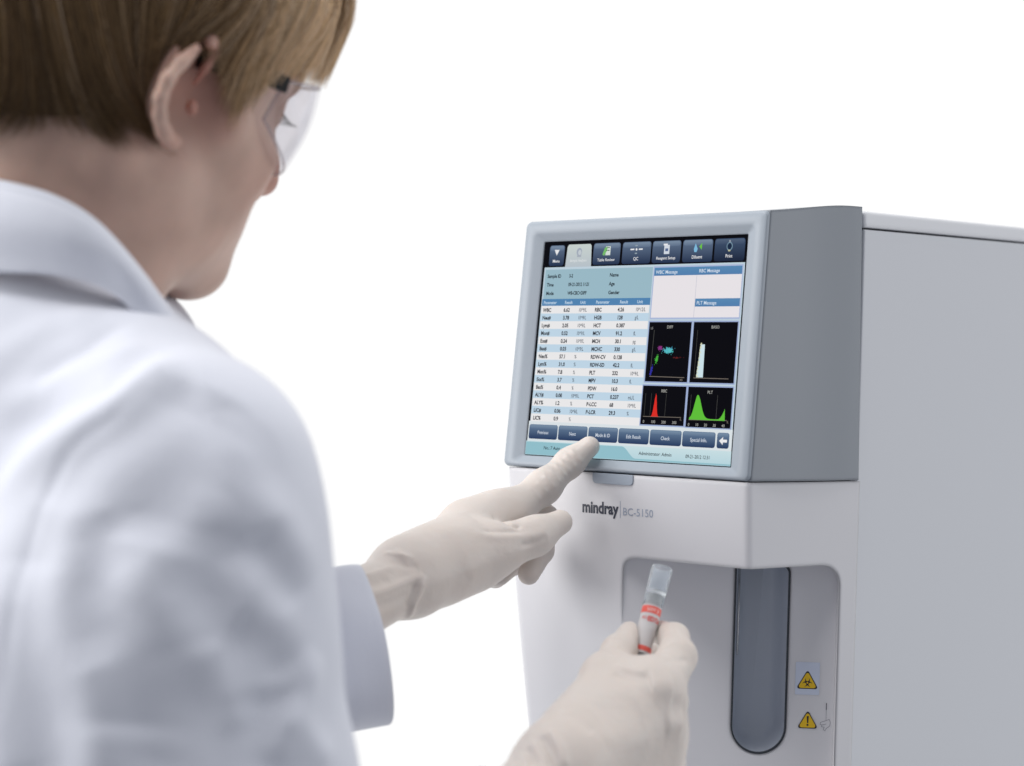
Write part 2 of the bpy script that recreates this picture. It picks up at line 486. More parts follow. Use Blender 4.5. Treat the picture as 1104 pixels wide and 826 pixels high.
class Flat:
    """coloured flat shapes on a mapped plane: f(u, v, layer) -> world point"""
    def __init__(s, f): s.f = f; s.V = []; s.F = []; s.C = []
    def poly(s, pts, c, lay=1, c2=None, tris=None):
        n = len(s.V); pts = [tuple(p) for p in pts]; ys = [p[1] for p in pts]; y0, y1 = min(ys), max(ys)
        for p in pts:
            s.V.append(s.f(p[0], p[1], lay))
            if c2 is None: s.C.append(c)
            else:
                t = (p[1]-y0)/max(y1-y0, 1e-9); s.C.append(tuple(a+(b-a)*t for a, b in zip(c, c2)))
        if tris: s.F += [tuple(n+i for i in f) for f in tris]
        else: s.F.append(tuple(range(n, n+len(pts))))
    def rect(s, x0, y0, x1, y1, c, lay=1, c2=None): s.poly([(x0, y0), (x1, y0), (x1, y1), (x0, y1)], c, lay, c2)
    def rrect(s, x0, y0, x1, y1, r, c, lay=1, c2=None):
        pts = []
        for cx, cy, a0 in ((x1-r, y0+r, -pi/2), (x1-r, y1-r, 0), (x0+r, y1-r, pi/2), (x0+r, y0+r, pi)):
            for a in np.linspace(a0, a0+pi/2, 5): pts.append((cx+r*cos(a), cy+r*sin(a)))
        s.poly(pts, c, lay, c2)
    def ellipse(s, x, y, rx, ry, c, lay=1, n=20): s.poly([(x+rx*cos(a), y+ry*sin(a)) for a in np.linspace(0, 2*pi, n, endpoint=False)], c, lay)
    def line(s, x0, y0, x1, y1, w, c, lay=1):
        dx, dy = x1-x0, y1-y0; L = math.hypot(dx, dy); nx, ny = -dy/L*w/2, dx/L*w/2
        s.poly([(x0+nx, y0+ny), (x1+nx, y1+ny), (x1-nx, y1-ny), (x0-nx, y0-ny)], c, lay)
    def text(s, t, x, y, size, c, lay=3, align='l', bold=0.01, sx=1.0):
        V, Fc = text_geo(t, bold)
        if not len(V): return
        w = V[:, 0].max()*size*sx
        ox = x - (w/2 if align == 'c' else w if align == 'r' else 0)
        n = len(s.V)
        for p in V: s.V.append(s.f(ox+p[0]*size*sx, y-p[1]*size, lay)); s.C.append(c)
        s.F += [tuple(n+i for i in f) for f in Fc]
    def build(s, name, m, parent): return mesh_obj(name, s.V, s.F, m, parent, False, cols=s.C)

def fs(u, v, lay=0):            # the screen: 200 x 160 units
    x = sx0 + (sx1-sx0)*u/200; z = sz1 - (sz1-sz0)*v/160
    return bez(x, z, .0032 - .00010*lay)
black = (.004, .004, .006); white = rgb(240, 240, 243); ink = rgb(30, 35, 45)
f = Flat(fs); f.rect(-1, -1, 201, 161, black, 0)
f.rect(2.2, 19.3, 198.5, 159, rgb(196, 214, 226), 1)
f.rect(0, 149, 199, 159.3, rgb(205, 228, 233), 2, rgb(186, 217, 226))
screen = f.build('display', SCR, analyzer)
B1, B2 = rgb(112, 132, 158), rgb(42, 58, 88); K1, K2 = rgb(104, 128, 156), rgb(38, 58, 96)
tabs = [(6.2, 21.7, 'Menu'), (51.7, 78.8, 'Table Review'), (81, 109, 'QC'), (110.6, 137.8, 'Reagent Setup'), (139.8, 167.8, 'Diluent'), (169.6, 197.4, 'Print')]
for i, (a, b_, t) in enumerate(tabs):
    f = Flat(fs); yy = 3 - (i > 0)*.5; mid = (a+b_)/2
    f.rrect(a, yy, b_, 18.3, 2, rgb(98, 116, 142) if i < 5 else rgb(66, 84, 112), 2, rgb(38, 52, 80) if i < 5 else rgb(30, 40, 62))
    f.rrect(a+.8, yy+.5, b_-.8, yy+4, 1.4, rgb(128, 146, 168) if i < 5 else rgb(84, 100, 124), 3, rgb(96, 114, 140) if i < 5 else rgb(64, 80, 106))
    f.text(t, mid, 15.8, 3.3 if len(t) < 8 else 2.9, white, 5, 'c', sx=1.0 if len(t) < 8 else 1.1)
    if i == 0: f.poly([(mid-2.6, 6.3), (mid+2.6, 6.3), (mid, 10.5)], white, 4)
    if i == 1:
        f.rect(mid-1, 5, mid+3.8, 11.5, rgb(215, 225, 220), 4); f.poly([(mid-4, 11), (mid-2, 6), (mid+.8, 5.2), (mid+.5, 8), (mid-2, 11.8)], rgb(120, 190, 110), 5); f.line(mid, 6, mid+3, 6, .5, ink, 5); f.line(mid, 8, mid+3, 8, .5, ink, 5)
    if i == 2:
        for dx in (-6, 2.2): f.rect(mid+dx, 7.4, mid+dx+3.8, 8.4, white, 4)
        f.ellipse(mid, 8, .9, .9, white, 4); f.ellipse(mid-.3, 5.2, 1.3, .5, rgb(150, 165, 175), 4); f.ellipse(mid-.3, 10.8, 1.3, .5, rgb(150, 165, 175), 4)
    if i == 3:
        f.rect(mid-2.2, 5.5, mid+3, 12, rgb(215, 222, 232), 4); f.rect(mid-3, 4.6, mid+1, 5.8, white, 4); f.rect(mid-1, 8, mid+1.8, 10, rgb(90, 110, 150), 5)
    if i == 4:
        f.poly([(mid-3.5, 9.2), (mid-2, 5), (mid+.2, 9.2), (mid-.8, 11.3), (mid-2.8, 11.3)], rgb(130, 190, 225), 4); f.poly([(mid+1.5, 7.5), (mid+4, 5), (mid+4, 9.8)], rgb(110, 200, 70), 4)
    if i == 5:
        f.ellipse(mid, 8, 2.8, 3, rgb(120, 150, 170), 4); f.ellipse(mid, 8, 2.1, 2.3, rgb(30, 45, 70), 5); f.ellipse(mid, 4.4, .9, .8, rgb(150, 160, 170), 5); f.ellipse(mid, 11, 1.2, .6, rgb(190, 190, 150), 6)
    f.build('toolbar_button', SCR, screen)
f = Flat(fs); f.poly([(23.6, 19.4), (24.6, 4.2), (26, 2.7), (48, 2.7), (49.2, 4), (50.4, 19.4)], rgb(206, 216, 212), 2, rgb(188, 198, 206))
f.ellipse(37.2, 8.4, 2.8, 3, rgb(165, 175, 190), 3); f.ellipse(37.8, 8.8, 1.7, 1.9, rgb(200, 208, 214), 4); f.rect(35.4, 10.9, 39.6, 12.2, rgb(170, 178, 190), 4)
f.text('Sample Analysis', 37, 15.6, 2.7, rgb(228, 232, 234), 5, 'c'); f.build('toolbar_button', SCR, screen)
# patient block
f = Flat(fs); f.rect(3.6, 21, 112.6, 43, rgb(158, 190, 203), 2)
for i, (a, b_, c_) in enumerate((('Sample ID', '3-2', 'Name'), ('Time', '09-21-2012 11:21', 'Age'), ('Mode', 'WB-CBC+DIFF', 'Gender'))):
    y = 27.2 + 6.4*i
    f.text(a, 6.5, y, 3.6, ink, 4, sx=.95, bold=.03); f.text(b_, 29, y, 3.6, ink, 4, sx=.84, bold=.03); f.text(c_, 70.5, y, 3.6, ink, 4, bold=.03)
f.build('patient_panel', SCR, screen)
f = Flat(fs); f.rect(3.0, 43, 112.6, 48.1, rgb(84, 135, 182), 2)
for t, x in (('Parameter', 5), ('Result', 27), ('Unit', 43), ('Parameter', 59), ('Result', 83), ('Unit', 100)): f.text(t, x, 46.8, 3.2, rgb(200, 222, 240), 4, bold=.02)
rows = [('WBC', '6.62', '10^9/L', 'RBC', '4.26', '10^12/L'), ('Neu#', '3.78', '10^9/L', 'HGB', '128', 'g/L'), ('Lym#', '2.05', '10^9/L', 'HCT', '0.387', ''),
        ('Mon#', '0.52', '10^9/L', 'MCV', '91.2', 'fL'), ('Eos#', '0.24', '10^9/L', 'MCH', '30.1', 'pg'), ('Bas#', '0.03', '10^9/L', 'MCHC', '330', 'g/L'),
        ('Neu%', '57.1', '%', 'RDW-CV', '0.128', ''), ('Lym%', '31.0', '%', 'RDW-SD', '42.2', 'fL'), ('Mon%', '7.8', '%', 'PLT', '232', '10^9/L'),
        ('Eos%', '3.7', '%', 'MPV', '10.3', 'fL'), ('Bas%', '0.4', '%', 'PDW', '16.0', ''), ('ALY#', '0.08', '10^9/L', 'PCT', '0.237', 'mL/L'),
        ('ALY%', '1.2', '%', 'P-LCC', '68', '10^9/L'), ('LIC#', '0.06', '10^9/L', 'P-LCR', '29.3', '%'), ('LIC%', '0.9', '%', '', '', '')]
for i, r in enumerate(rows):
    y0 = 48.1 + i*5.75; f.rect(3.0-.03*i, y0, 112.0, y0+5.75, rgb(240, 239, 240) if i % 2 == 0 else rgb(196, 219, 236), 2)
    for t, x, w in zip(r, (5, 26.5, 42, 58.5, 81.5, 99), (1, 1, 0, 1, 1, 0)):
        if t: f.text(t, x, y0+4.5, 3.9, rgb(42, 44, 52) if w else rgb(70, 76, 88), 4, sx=.95 if w else .78, bold=.035 if w else .01)
f.build('results_table', SCR, screen)
f = Flat(fs); f.rect(113.4, 20.6, 197.4, 58.4, rgb(176, 190, 222), 2); f.rect(114.4, 27.2, 196.6, 57.2, rgb(238, 233, 237), 3); f.rect(114.4, 21.6, 196.6, 27.4, rgb(92, 141, 184), 4, rgb(84, 130, 178))
f.rect(155.5, 44, 196.6, 49.6, rgb(92, 141, 184), 4, rgb(84, 130, 178)); f.line(155.2, 27.4, 155.2, 57.2, .4, rgb(200, 200, 214), 4)
for t, x, y in (('WBC Message', 116, 26), ('RBC Message', 157, 25.7), ('PLT Message', 157, 48.2)): f.text(t, x, y, 3.5, rgb(220, 232, 245), 5)
f.build('message_panel', SCR, screen)
axc = rgb(120, 112, 104)
def graph(x0, y0, x1, y1, title):
    f = Flat(fs); f.rect(x0-.9, y0-.9, x1+.9, y1+.9, rgb(160, 176, 214), 2); f.rect(x0, y0, x1, y1, black, 3); f.text(title, (x0+x1)/2, y0+4.5, 3, rgb(170, 170, 165), 5, 'c'); return f
f = graph(113.8, 60.4, 153.8, 102.6, 'DIFF'); f.line(119, 66, 118.5, 99, .4, rgb(80, 80, 78), 4); f.line(118, 99, 151, 99.4, .5, axc, 4); f.text('LS', 115.5, 65.5, 2.4, rgb(150, 150, 150), 5); f.text('MS', 147, 101.8, 2.2, axc, 5)
for n, cx, cy, rx, ry, sh, c in ((420, 134, 80.5, 3.8, 1.8, 0, rgb(95, 205, 215)), (150, 126.2, 79, 1.9, 1.3, 0, rgb(150, 60, 140)), (160, 123.6, 86.5, 1.1, 2.6, -.5, rgb(80, 190, 70)),
                                 (200, 119.3, 95, .9, 3.0, -.6, rgb(55, 55, 175)), (30, 143, 85.5, 4.2, .5, 0, rgb(110, 40, 40))):
    for _ in range(n):
        a, b_ = random.gauss(0, .5), random.gauss(0, .5); x = cx+rx*a+sh*b_; y = cy+ry*b_; f.rect(x-.22, y-.22, x+.22, y+.22, tuple(v*random.uniform(.6, 1.1) for v in c), 5)
f.build('graph', SCR, screen)
f = graph(156, 60.4, 196.4, 102.6, 'BASO'); f.line(160, 66, 160, 99, .35, rgb(70, 70, 68), 4); f.line(159.5, 99.4, 191.5, 99.6, .5, axc, 4)
f.poly([(162, 99), (163, 88), (164, 76), (167.8, 76), (168.2, 99)], rgb(210, 232, 240), 5)
for _ in range(60):
    a = random.uniform(0, 1); y = 99-24*a; x = 162+2*a + abs(random.gauss(0, .7)); f.rect(x-.3, y-.3, x+.3, y+.3, rgb(225, 225, 190), 6)
f.build('graph', SCR, screen)
def hist(f, x0, x1, yb, fn, c):
    xs = np.linspace(x0, x1, 60); top = [(x, yb-fn(x)) for x in xs]
    for (xa, ya), (xb_, yb_) in zip(top[:-1], top[1:]): f.poly([(xa, yb), (xa, ya), (xb_, yb_), (xb_, yb)], c, 5)
f = graph(112.8, 105.6, 153.7, 133.2, 'RBC'); f.line(115, 127.5, 151, 127.3, .45, axc, 4)
for x in (116, 121.5, 135.6): f.line(x, 111, x-.1, 127, .3, rgb(72, 72, 70), 4)
hist(f, 121.5, 132, 127.4, lambda x: 16*math.exp(-((x-126)/1.7)**2)*(1+.05*sin(x*9)), rgb(224, 48, 40))
for t, x in (('0', 116), ('100', 125), ('200', 135), ('300', 145)): f.text(t, x, 132, 2.8, rgb(170, 170, 165), 5, 'c')
f.text('fL', 150, 129.5, 2.3, axc, 5); f.build('graph', SCR, screen)
f = graph(155.6, 105.6, 196.4, 133.6, 'PLT'); f.line(158, 128.6, 193, 128.2, .45, axc, 4)
for x in (158.8, 183): f.line(x, 111, x, 128, .3, rgb(80, 80, 78), 4)
hist(f, 158.5, 191, 128.4, lambda x: 16.5*math.exp(-((x-165)/(3.4 if x < 165 else 5.2))**2) + 7.5*max(0, (x-184)/6.5)**2.2*(x < 190.6) + .8, rgb(98, 196, 60))
for t, x in (('0', 158.5), ('10', 166), ('20', 174), ('30', 182), ('40', 190)): f.text(t, x, 132.8, 2.8, rgb(170, 170, 165), 5, 'c')
f.text('fL', 193, 130, 2.3, axc, 5); f.build('graph', SCR, screen)
f = Flat(fs); f.rect(1, 134.2, 198.8, 149, rgb(224, 232, 236), 2); f.build('softkey_bar', SCR, screen)
for a, b_, t in ((2.2, 31.7, 'Previous'), (32.6, 62, 'Next'), (63, 92.1, 'Mode & ID'), (92.9, 122.3, 'Edit Result'), (123.2, 152.8, 'Check'), (153.7, 183.9, 'Special Info.'), (185.4, 196.3, '')):
    f = Flat(fs); f.rrect(a, 136.6, b_, 147.4, 1.8, K1, 4, K2); f.rrect(a+.8, 137.1, b_-.8, 139.6, 1.1, rgb(124, 146, 170), 5, rgb(98, 120, 148))
    if t: f.text(t, (a+b_)/2, 143.6, 3.6, rgb(214, 222, 234), 6, 'c', sx=.9)
    else: f.poly([(187.5, 142.2), (191, 139.4), (191, 141.2), (194.6, 141.2), (194.6, 143.2), (191, 143.2), (191, 145)], white, 6)
    f.build('softkey', SCR, screen)
f = Flat(fs)
sl = [(97+14*t, 149.6+8.2*(t*t*(3-2*t))) for t in np.linspace(0, 1, 10)]
f.poly([(0.3, 149.6)] + sl + [(199, 158), (199, 159), (0.3, 159)], rgb(150, 196, 208), 3)
f.text('No.: 7 Auto', 19, 154.8, 3.5, ink, 5); f.text('Administrator: Admin', 114, 154.9, 3.5, ink, 5); f.text('09-21-2012 12:31', 158, 155.3, 3.5, ink, 5, sx=.9)
f.build('status_bar', SCR, screen)

# maker's print on the white cover
def ff(u, v, lay=0):            # metres on the lower front face
    z = v; return M(u, yf(z) - .00015 - .00005*lay, z)
q = fpt(627, 551)
f = Flat(lambda u, v, lay: ff(u, -v, lay))
ax_, az_ = q[0], q[2]-.0005
f.text('mindray', ax_, -az_, .0112, rgb(58, 62, 76), 1, bold=.035, sx=.86)
wm = text_geo('mindray', .035)[0][:, 0].max()*.0112*.86
f.line(ax_+wm+.0014, -az_-.0095, ax_+wm+.0014, -az_+.002, .0004, rgb(150, 160, 180), 1)
f.text('BC-5150', ax_+wm+.0034, -az_, .0074, rgb(158, 168, 186), 1, bold=.0, sx=.98)
f.build('brand_print', INK, analyzer)
print('BRAND end px', proj(ff(ax_+wm+.0034+.0074*text_geo('BC-5150', 0)[0][:, 0].max(), az_)))

# warning stickers in the niche
def fn_(u, v, lay=0): return Nw(u, -v, DEEP + .0002 + .00008*lay)
def at(px, py): u, z = in_u(px, py); return u, -z
yel = rgb(232, 190, 28); dk = rgb(40, 36, 44)
def tri(f, cx, cy, s, c, lay, r=.0012):
    pts = []
    for k in range(3):
        a = -pi/2 + k*2*pi/3; vx, vy = cx+s*cos(a), cy+s*sin(a)
        for t in np.linspace(a-pi/3, a+pi/3, 4): pts.append((vx - r*2*cos(a) + r*cos(t), vy - r*2*sin(a) + r*sin(t)))
    f.poly(pts, c, lay)
u0, v0 = at(858, 713.5); u1, v1 = at(883, 749.5)
f = Flat(fn_); f.rrect(u0, v0, u1, v1, .0006, rgb(206, 214, 232), 1)
cx, cy = (u0+u1)/2, v0 + (v1-v0)*.62; S = (u1-u0)*.54
tri(f, cx, cy, S, dk, 2); tri(f, cx, cy, S*.86, yel, 3)
for k in range(3):
    a = -pi/2 + k*2*pi/3
    x, y = cx+.0017*cos(a), cy+.0017*sin(a)+.0002
    f.poly([(x+.0017*cos(t), y+.0017*sin(t)) for t in np.linspace(0, 2*pi, 16, endpoint=False)], dk, 4)
    x2, y2 = cx+.0023*cos(a), cy+.0023*sin(a)+.0002; f.poly([(x2+.0012*cos(t), y2+.0012*sin(t)) for t in np.linspace(0, 2*pi, 14, endpoint=False)], yel, 5)
f.poly([(cx+.0006*cos(t), cy+.0002+.0006*sin(t)) for t in np.linspace(0, 2*pi, 12, endpoint=False)], yel, 6)
lb = f.build('warning_sticker', INK, analyzer); lb['label'] = 'pale square sticker with a yellow biohazard triangle'
u0, v0 = at(858.5, 757); u1, v1 = at(883, 790)
f = Flat(fn_); cx, cy = (u0+u1)/2, v0 + (v1-v0)*.66; S = (u1-u0)*.52
tri(f, cx, cy, S, dk, 2); tri(f, cx, cy, S*.86, yel, 3)
f.poly([(cx-.0007, cy-.0042), (cx+.0007, cy-.0042), (cx+.0004, cy+.0005), (cx-.0004, cy+.0005)], dk, 4); f.ellipse(cx, cy+.0018, .0007, .0007, dk, 4)
lb = f.build('warning_sticker', INK, analyzer); lb['label'] = 'yellow triangle with an exclamation mark'
f = Flat(fn_); u, v = at(891, 758); _, v2 = at(891, 777); g = rgb(120, 120, 132)
f.line(u, v, u, v+.0045, .0006, rgb(95, 95, 105), 1); f.line(u, v+.0045, u, v2, .0002, g, 1)
hand = [(0, 0), (.0022, -.001), (.0030, .0012), (.0026, .0036), (.0004, .0052), (-.0006, .0070), (-.0018, .0060), (-.0010, .0045), (-.0030, .0042), (-.0026, .0030), (-.0040, .0026), (-.0036, .0012), (0, 0)]
for (a, b_), (c_, d_) in zip(hand[:-1], hand[1:]): f.line(u+a, v2+b_, u+c_, v2+d_, .00025, g, 1)
f.line(u-.0026, v2+.003, u+.0002, v2+.0022, .00025, g, 1)
lb = f.build('puncture_pictogram', INK, analyzer); 
# ------------------------------------------------------------------ person: gloves
person = empty('person'); person.location = (0, 0, 0)
tag(person, 'short haired person in a white lab coat touching the screen and holding a tube', 'person')
def glove_mat():
    m = mat('cream latex', (.70, .625, .57), .42, .4, sss=.12, sss_r=(.6, .35, .25), bump=[(70, .35, .0022), (420, .18, .0006)], var=(25, .35, (.72, .67, .63)))
    return m
LATEX = glove_mat()

def ipts(l): return [P(*q) for q in l]
# left hand, index finger on the display
sc_hit = hit(638, 478, fs(66, 146, 0), DY)
print('screen Y at tip', sc_hit, 'u', )
YS = float(sc_hit[1])
c = Clay(P(320, 470, 1.16)*[1, 1, 1] + [-.02, -.05, -.16], P(660, 470, 1.40) + [.02, .06, .03], .00095)
YT = YS - .0095
idx = ipts([(546, 555, 1.335), (586, 525, 1.360), (614, 499, 1.378), (635.5, 481.5, YT)])
c.chain(idx, [.0128, .0108, .0090, .0072], .008)
thumb = ipts([(486, 604, 1.268), (538, 591, 1.288), (576, 578, 1.300), (604, 563, 1.316)])
c.chain(thumb, [.019, .0142, .0108, .0082], .012)
mid = ipts([(545, 572, 1.350), (588, 558, 1.374), (584, 594, 1.372), (570, 619, 1.352)])
c.chain(mid, [.0125, .0088, .0082, .0074], .003)
ring_ = ipts([(530, 588, 1.362), (560, 588, 1.392), (552, 608, 1.380), (538, 621, 1.362)])
c.chain(ring_, [.0125, .0085, .0078, .0070], .003)
pink = ipts([(512, 597, 1.366), (540, 606, 1.392), (534, 622, 1.378), (523, 624, 1.362)])
c.chain(pink, [.0115, .0078, .0072, .0066], .003)
# palm and back of the hand
for e, r1 in ((P(534, 556, 1.328), .0140), (P(520, 566, 1.345), .0160), (P(505, 580, 1.355), .0160), (P(492, 592, 1.352), .0150)):
    c.cone(P(440, 621, 1.250), e, .0200, r1, .012)
c.cone(P(452, 622, 1.252), P(505, 600, 1.285), .0195, .0215, .012)
c.cone(P(480, 616, 1.268), P(520, 606, 1.300), .0160, .0140, .012)
c.cone(P(500, 561, 1.32), P(549, 551, 1.336), .0125, .0120, .012)
c.cone(P(340, 676, 1.176), P(440, 623, 1.250), .0220, .0196, .010)
# loose fold and creases of latex at the wrist
c.blur(1)
gl = c.obj('glove', LATEX, person, 2)
rings_ = []
for k, (x, y, a) in enumerate([(577, 533, .7), (585, 526, .9), (592, 520, 1.2), (598, 514, 1.0), (604, 508, 1.3), (609, 503, 1.1), (615, 498, 1.2), (621, 492, .9)]):
    rings_.append(([(x-7, y-8), (x-2, y-3), (x+3, y+3), (x+7, y+7)], a*.65, 1.1))
creases(gl, c, rings_ + [
 ([(396, 643), (416, 636), (438, 627), (457, 620)], 2.0, 1.7), ([(457, 619), (450, 638), (443, 653), (439, 666), (436, 672)], 2.8, 2.0),
 ([(400, 655), (420, 650), (440, 640)], -1.6, 2.2), ([(446, 628), (444, 642), (436, 655)], -1.6, 2.4),
 ([(414, 597), (430, 599), (446, 602)], 1.3, 1.5), ([(420, 606), (436, 610), (452, 612)], -.9, 1.8), ([(424, 592), (434, 600), (440, 612)], 1.0, 1.4),
 ([(392, 622), (408, 618), (426, 612)], 1.2, 2.0), ([(388, 632), (402, 630), (420, 624)], -1.0, 2.0),
 ([(532, 556), (548, 565), (563, 569)], -2.2, 1.5), ([(512, 577), (538, 580), (572, 578), (590, 572)], .9, 2.0), ([(520, 572), (542, 573), (566, 573)], -.9, 1.4),
 ([(560, 588), (575, 585), (590, 578)], -.7, 1.4), ([(500, 553), (520, 562), (530, 575)], -1.0, 4), ([(470, 575), (500, 572), (520, 580)], .8, 5), ([(466, 640), (490, 632), (510, 622)], -.8, 3)])
gl['label'] = 'left glove with the index finger on the screen'

# right hand holding the tube
c = Clay(P(530, 640, 1.12) + [-.03, -.08, -.16], P(760, 640, 1.2) + [.02, .09, .03], .00095)
th = ipts([(616, 790, 1.105), (652, 730, 1.150), (667, 704, 1.176), (679, 683, 1.198)])
c.chain(th, [.0180, .0112, .0092, .0072], .008)
ind = ipts([(703, 755, 1.135), (730, 708, 1.170), (727, 688, 1.195), (713, 682, 1.209)])
c.chain(ind, [.0155, .0112, .0086, .0074], .004)
md_ = ipts([(712, 790, 1.145), (722, 756, 1.190), (716, 724, 1.222), (702, 706, 1.225)])
c.chain(md_, [.0150, .0100, .0086, .0076], .006)
rg = ipts([(712, 822, 1.150), (715, 802, 1.200), (700, 777, 1.232), (688, 760, 1.225)])
c.chain(rg, [.0145, .0098, .0084, .0074], .006)
pk = ipts([(690, 850, 1.150), (704, 835, 1.200), (690, 812, 1.226), (672, 800, 1.220)])
c.chain(pk, [.0135, .0090, .0078, .0068], .006)
for e, r1 in ((P(702, 752, 1.132), .0155), (P(706, 786, 1.132), .0175), (P(700, 820, 1.135), .0172), (P(680, 846, 1.137), .0155)):
    c.cone(P(606, 832, 1.085), e, .0225, r1, .012)
c.cone(P(612, 815, 1.092), P(668, 748, 1.134), .0180, .0130, .012)      # first web space
c.cone(P(660, 725, 1.158), P(706, 733, 1.142), .0080, .0120, .012)
c.cone(P(650, 735, 1.150), P(704, 745, 1.135), .0100, .0130, .012)
c.cone(P(545, 886, 1.045), P(610, 826, 1.087), .0235, .0215, .010)
TB0, TB1 = P(688.5, 713, 1.190), P(714, 613, 1.215)
td = (TB1-TB0)/np.linalg.norm(TB1-TB0)
c.cone(TB0-td*.001, TB1, .0062, .0062, .0015, sub=True)                # the hand closes against the tube
c.blur(1)
gl2 = c.obj('glove', LATEX, person, 2); creases(gl2, c, [
 ([(556, 786), (572, 783), (589, 787), (603, 806), (609, 830)], 2.4, 2.0), ([(556, 792), (574, 800), (584, 819), (588, 838)], 1.9, 1.9), ([(562, 788), (580, 794), (594, 812), (600, 834)], -1.8, 1.8),
 ([(546, 804), (562, 814), (570, 834)], 1.5, 1.8), ([(550, 800), (567, 807), (577, 826)], -1.3, 1.6),
 ([(640, 706), (652, 704), (666, 707)], -1.0, 1.3), ([(646, 697), (657, 696), (668, 699)], .9, 1.3), ([(650, 690), (660, 689), (670, 690)], -.8, 1.2),
 ([(664, 716), (680, 722), (700, 724)], 1.2, 2.2), ([(660, 726), (682, 732), (704, 732)], -1.4, 3.0), ([(700, 742), (714, 741), (726, 742)], 2.2, 5), ([(716, 780), (728, 781), (736, 782)], 2.2, 5),
 ([(722, 760), (732, 762), (740, 764)], -1.6, 4), ([(640, 770), (665, 765), (690, 762)], -1.4, 7), ([(650, 800), (680, 795), (705, 792)], 1.2, 5),
 ([(716, 716), (728, 712), (742, 712)], -1.0, 1.6), ([(712, 702), (720, 698), (728, 692)], .8, 1.3), ([(610, 770), (626, 778), (640, 792)], -1.0, 3)], .75)
gl2['label'] = 'right glove pinching the tube'

# ------------------------------------------------------------------ sample tube
clear = mat('clear plastic', (.93, .95, .97), .12, .5, trans=.9, ior=1.2)
frost = mat('frosted cap plastic', (.86, .90, .94), .12, .5, trans=.85, ior=1.15)
liner = mat('tube label paper', (.66, .64, .64), .6)
red = mat('red label print', (.84, .13, .10), .5)
TL = float(np.linalg.norm(TB1-TB0))
tube_t = empty('test_tube'); tag(tube_t, 'small clear capped test tube with red and white label held in the right glove', 'test tube')
tu = np.cross(td, [0, 1, 0]); tu /= np.linalg.norm(tu); tv = np.cross(td, tu)
def tp(r, h, a): return TB0 + td*h + r*(cos(a)*tu + sin(a)*tv)
def lathe(name, prof, m, parent, n=40, cap=False, a0=0, a1=2*pi):
    full = abs(a1-a0-2*pi) < 1e-6
    aa = np.linspace(a0, a1, n, endpoint=not full)
    V, Fc = loft([[tp(r, h, a) for a in aa] for r, h in prof], full, cap)
    return mesh_obj(name, V, Fc, m, parent, True, angle=radians(50))
R = .0056
lathe('tube_body', [(.0005, 0), (.003, .0006), (.0048, .0024), (R, .006), (R, TL*.70), (R-.0008, TL*.70), (R-.0008, .006), (.003, .0018), (.0005, .001)], clear, tube_t)
lathe('stopper', [(.0004, TL*.55), (R-.001, TL*.55), (R-.001, TL*.70), (.0004, TL*.70)], mat('pale stopper', (.62, .62, .60), .5), tube_t)
lathe('cap', [(R+.0003, TL*.69), (R+.0006, TL*.72), (R+.0010, TL*.985), (R+.0006, TL), (R-.0004, TL), (R-.0004, TL*.745), (.0004, TL*.74)], frost, tube_t)
for k in range(24):
    a = k*2*pi/24
    V, Fc = tube([tp(R+.0003, TL*.575, a), tp(R+.0003, TL*.69, a)], .00025, 5)
    if k == 0: RV, RF = [], []
    n = len(RV); RV += V; RF += [tuple(n+i for i in f_) for f_ in Fc]
mesh_obj('cap_ribs', RV, RF, frost, tube_t)
lbl = lathe('paper_label', [(R+.00015, .004), (R+.00015, TL*.58)], liner, tube_t, 40, False)
lathe('red_band', [(R+.0003, TL*.485), (R+.0003, TL*.56)], red, lbl, 40)
lathe('red_band', [(R+.0003, .0055), (R+.0003, .0085)], red, lbl, 40)
camdir = math.atan2(float((CAM-TB0)@tv), float((CAM-TB0)@tu))
def ft(u, v, lay=0): return tp(R+.00045, -v, camdir - u/R)
probe_ = ft(.002, 0, 0); 
sgn = 1 if proj(ft(.002, -.02))[0] > proj(ft(0, -.02))[0] else -1
f = Flat(lambda u, v, lay: ft(sgn*u, v, lay)); f.text('EDTA', -.0012, -TL*.40, .0042, rgb(226, 74, 66), 1, bold=.03, sx=.8)
f.text('K2', -.0046, -TL*.415, .0026, rgb(226, 74, 66), 1)
f.text('LOT 2', -.0025, -TL*.505, .0026, rgb(250, 225, 220), 2, bold=.02)
f.build('label_print', INK, lbl)
# ------------------------------------------------------------------ head
th_, p_, rr_ = radians(46.2), radians(11), radians(11.3)
HF = np.array([sin(th_)*cos(p_), cos(th_)*cos(p_), -sin(p_)]); _R0 = np.array([cos(th_), -sin(th_), 0]); _U0 = np.cross(_R0, HF)
HR = _R0*cos(rr_) - _U0*sin(rr_); HU = _U0*cos(rr_) + _R0*sin(rr_)
HM = np.stack([HR, HF, HU]); HC = np.array([-.2135, 1.08, CAM_Z+.157])
def face_y(y):                                # flattens the front of the face a little
    t = np.clip((np.asarray(y)-.015)/.07, 0, 1); return y - .0105*t*t*(3-2*t)
def H(x, y, z): return HC + x*HR + float(face_y(y))*HF + z*HU
def Hl(w): return HM @ (np.asarray(w) - HC)
def HT(V):
    V = V.copy(); V[:, 1] = face_y(V[:, 1]); return HC + V @ HM
def hplane(px, py, p, n):               # head-local point where a sight line meets a local plane
    o = HM@(CAM-HC); d = HM@ray(px, py); t = ((np.asarray(p)-o)@n)/(d@n); return o + d*t

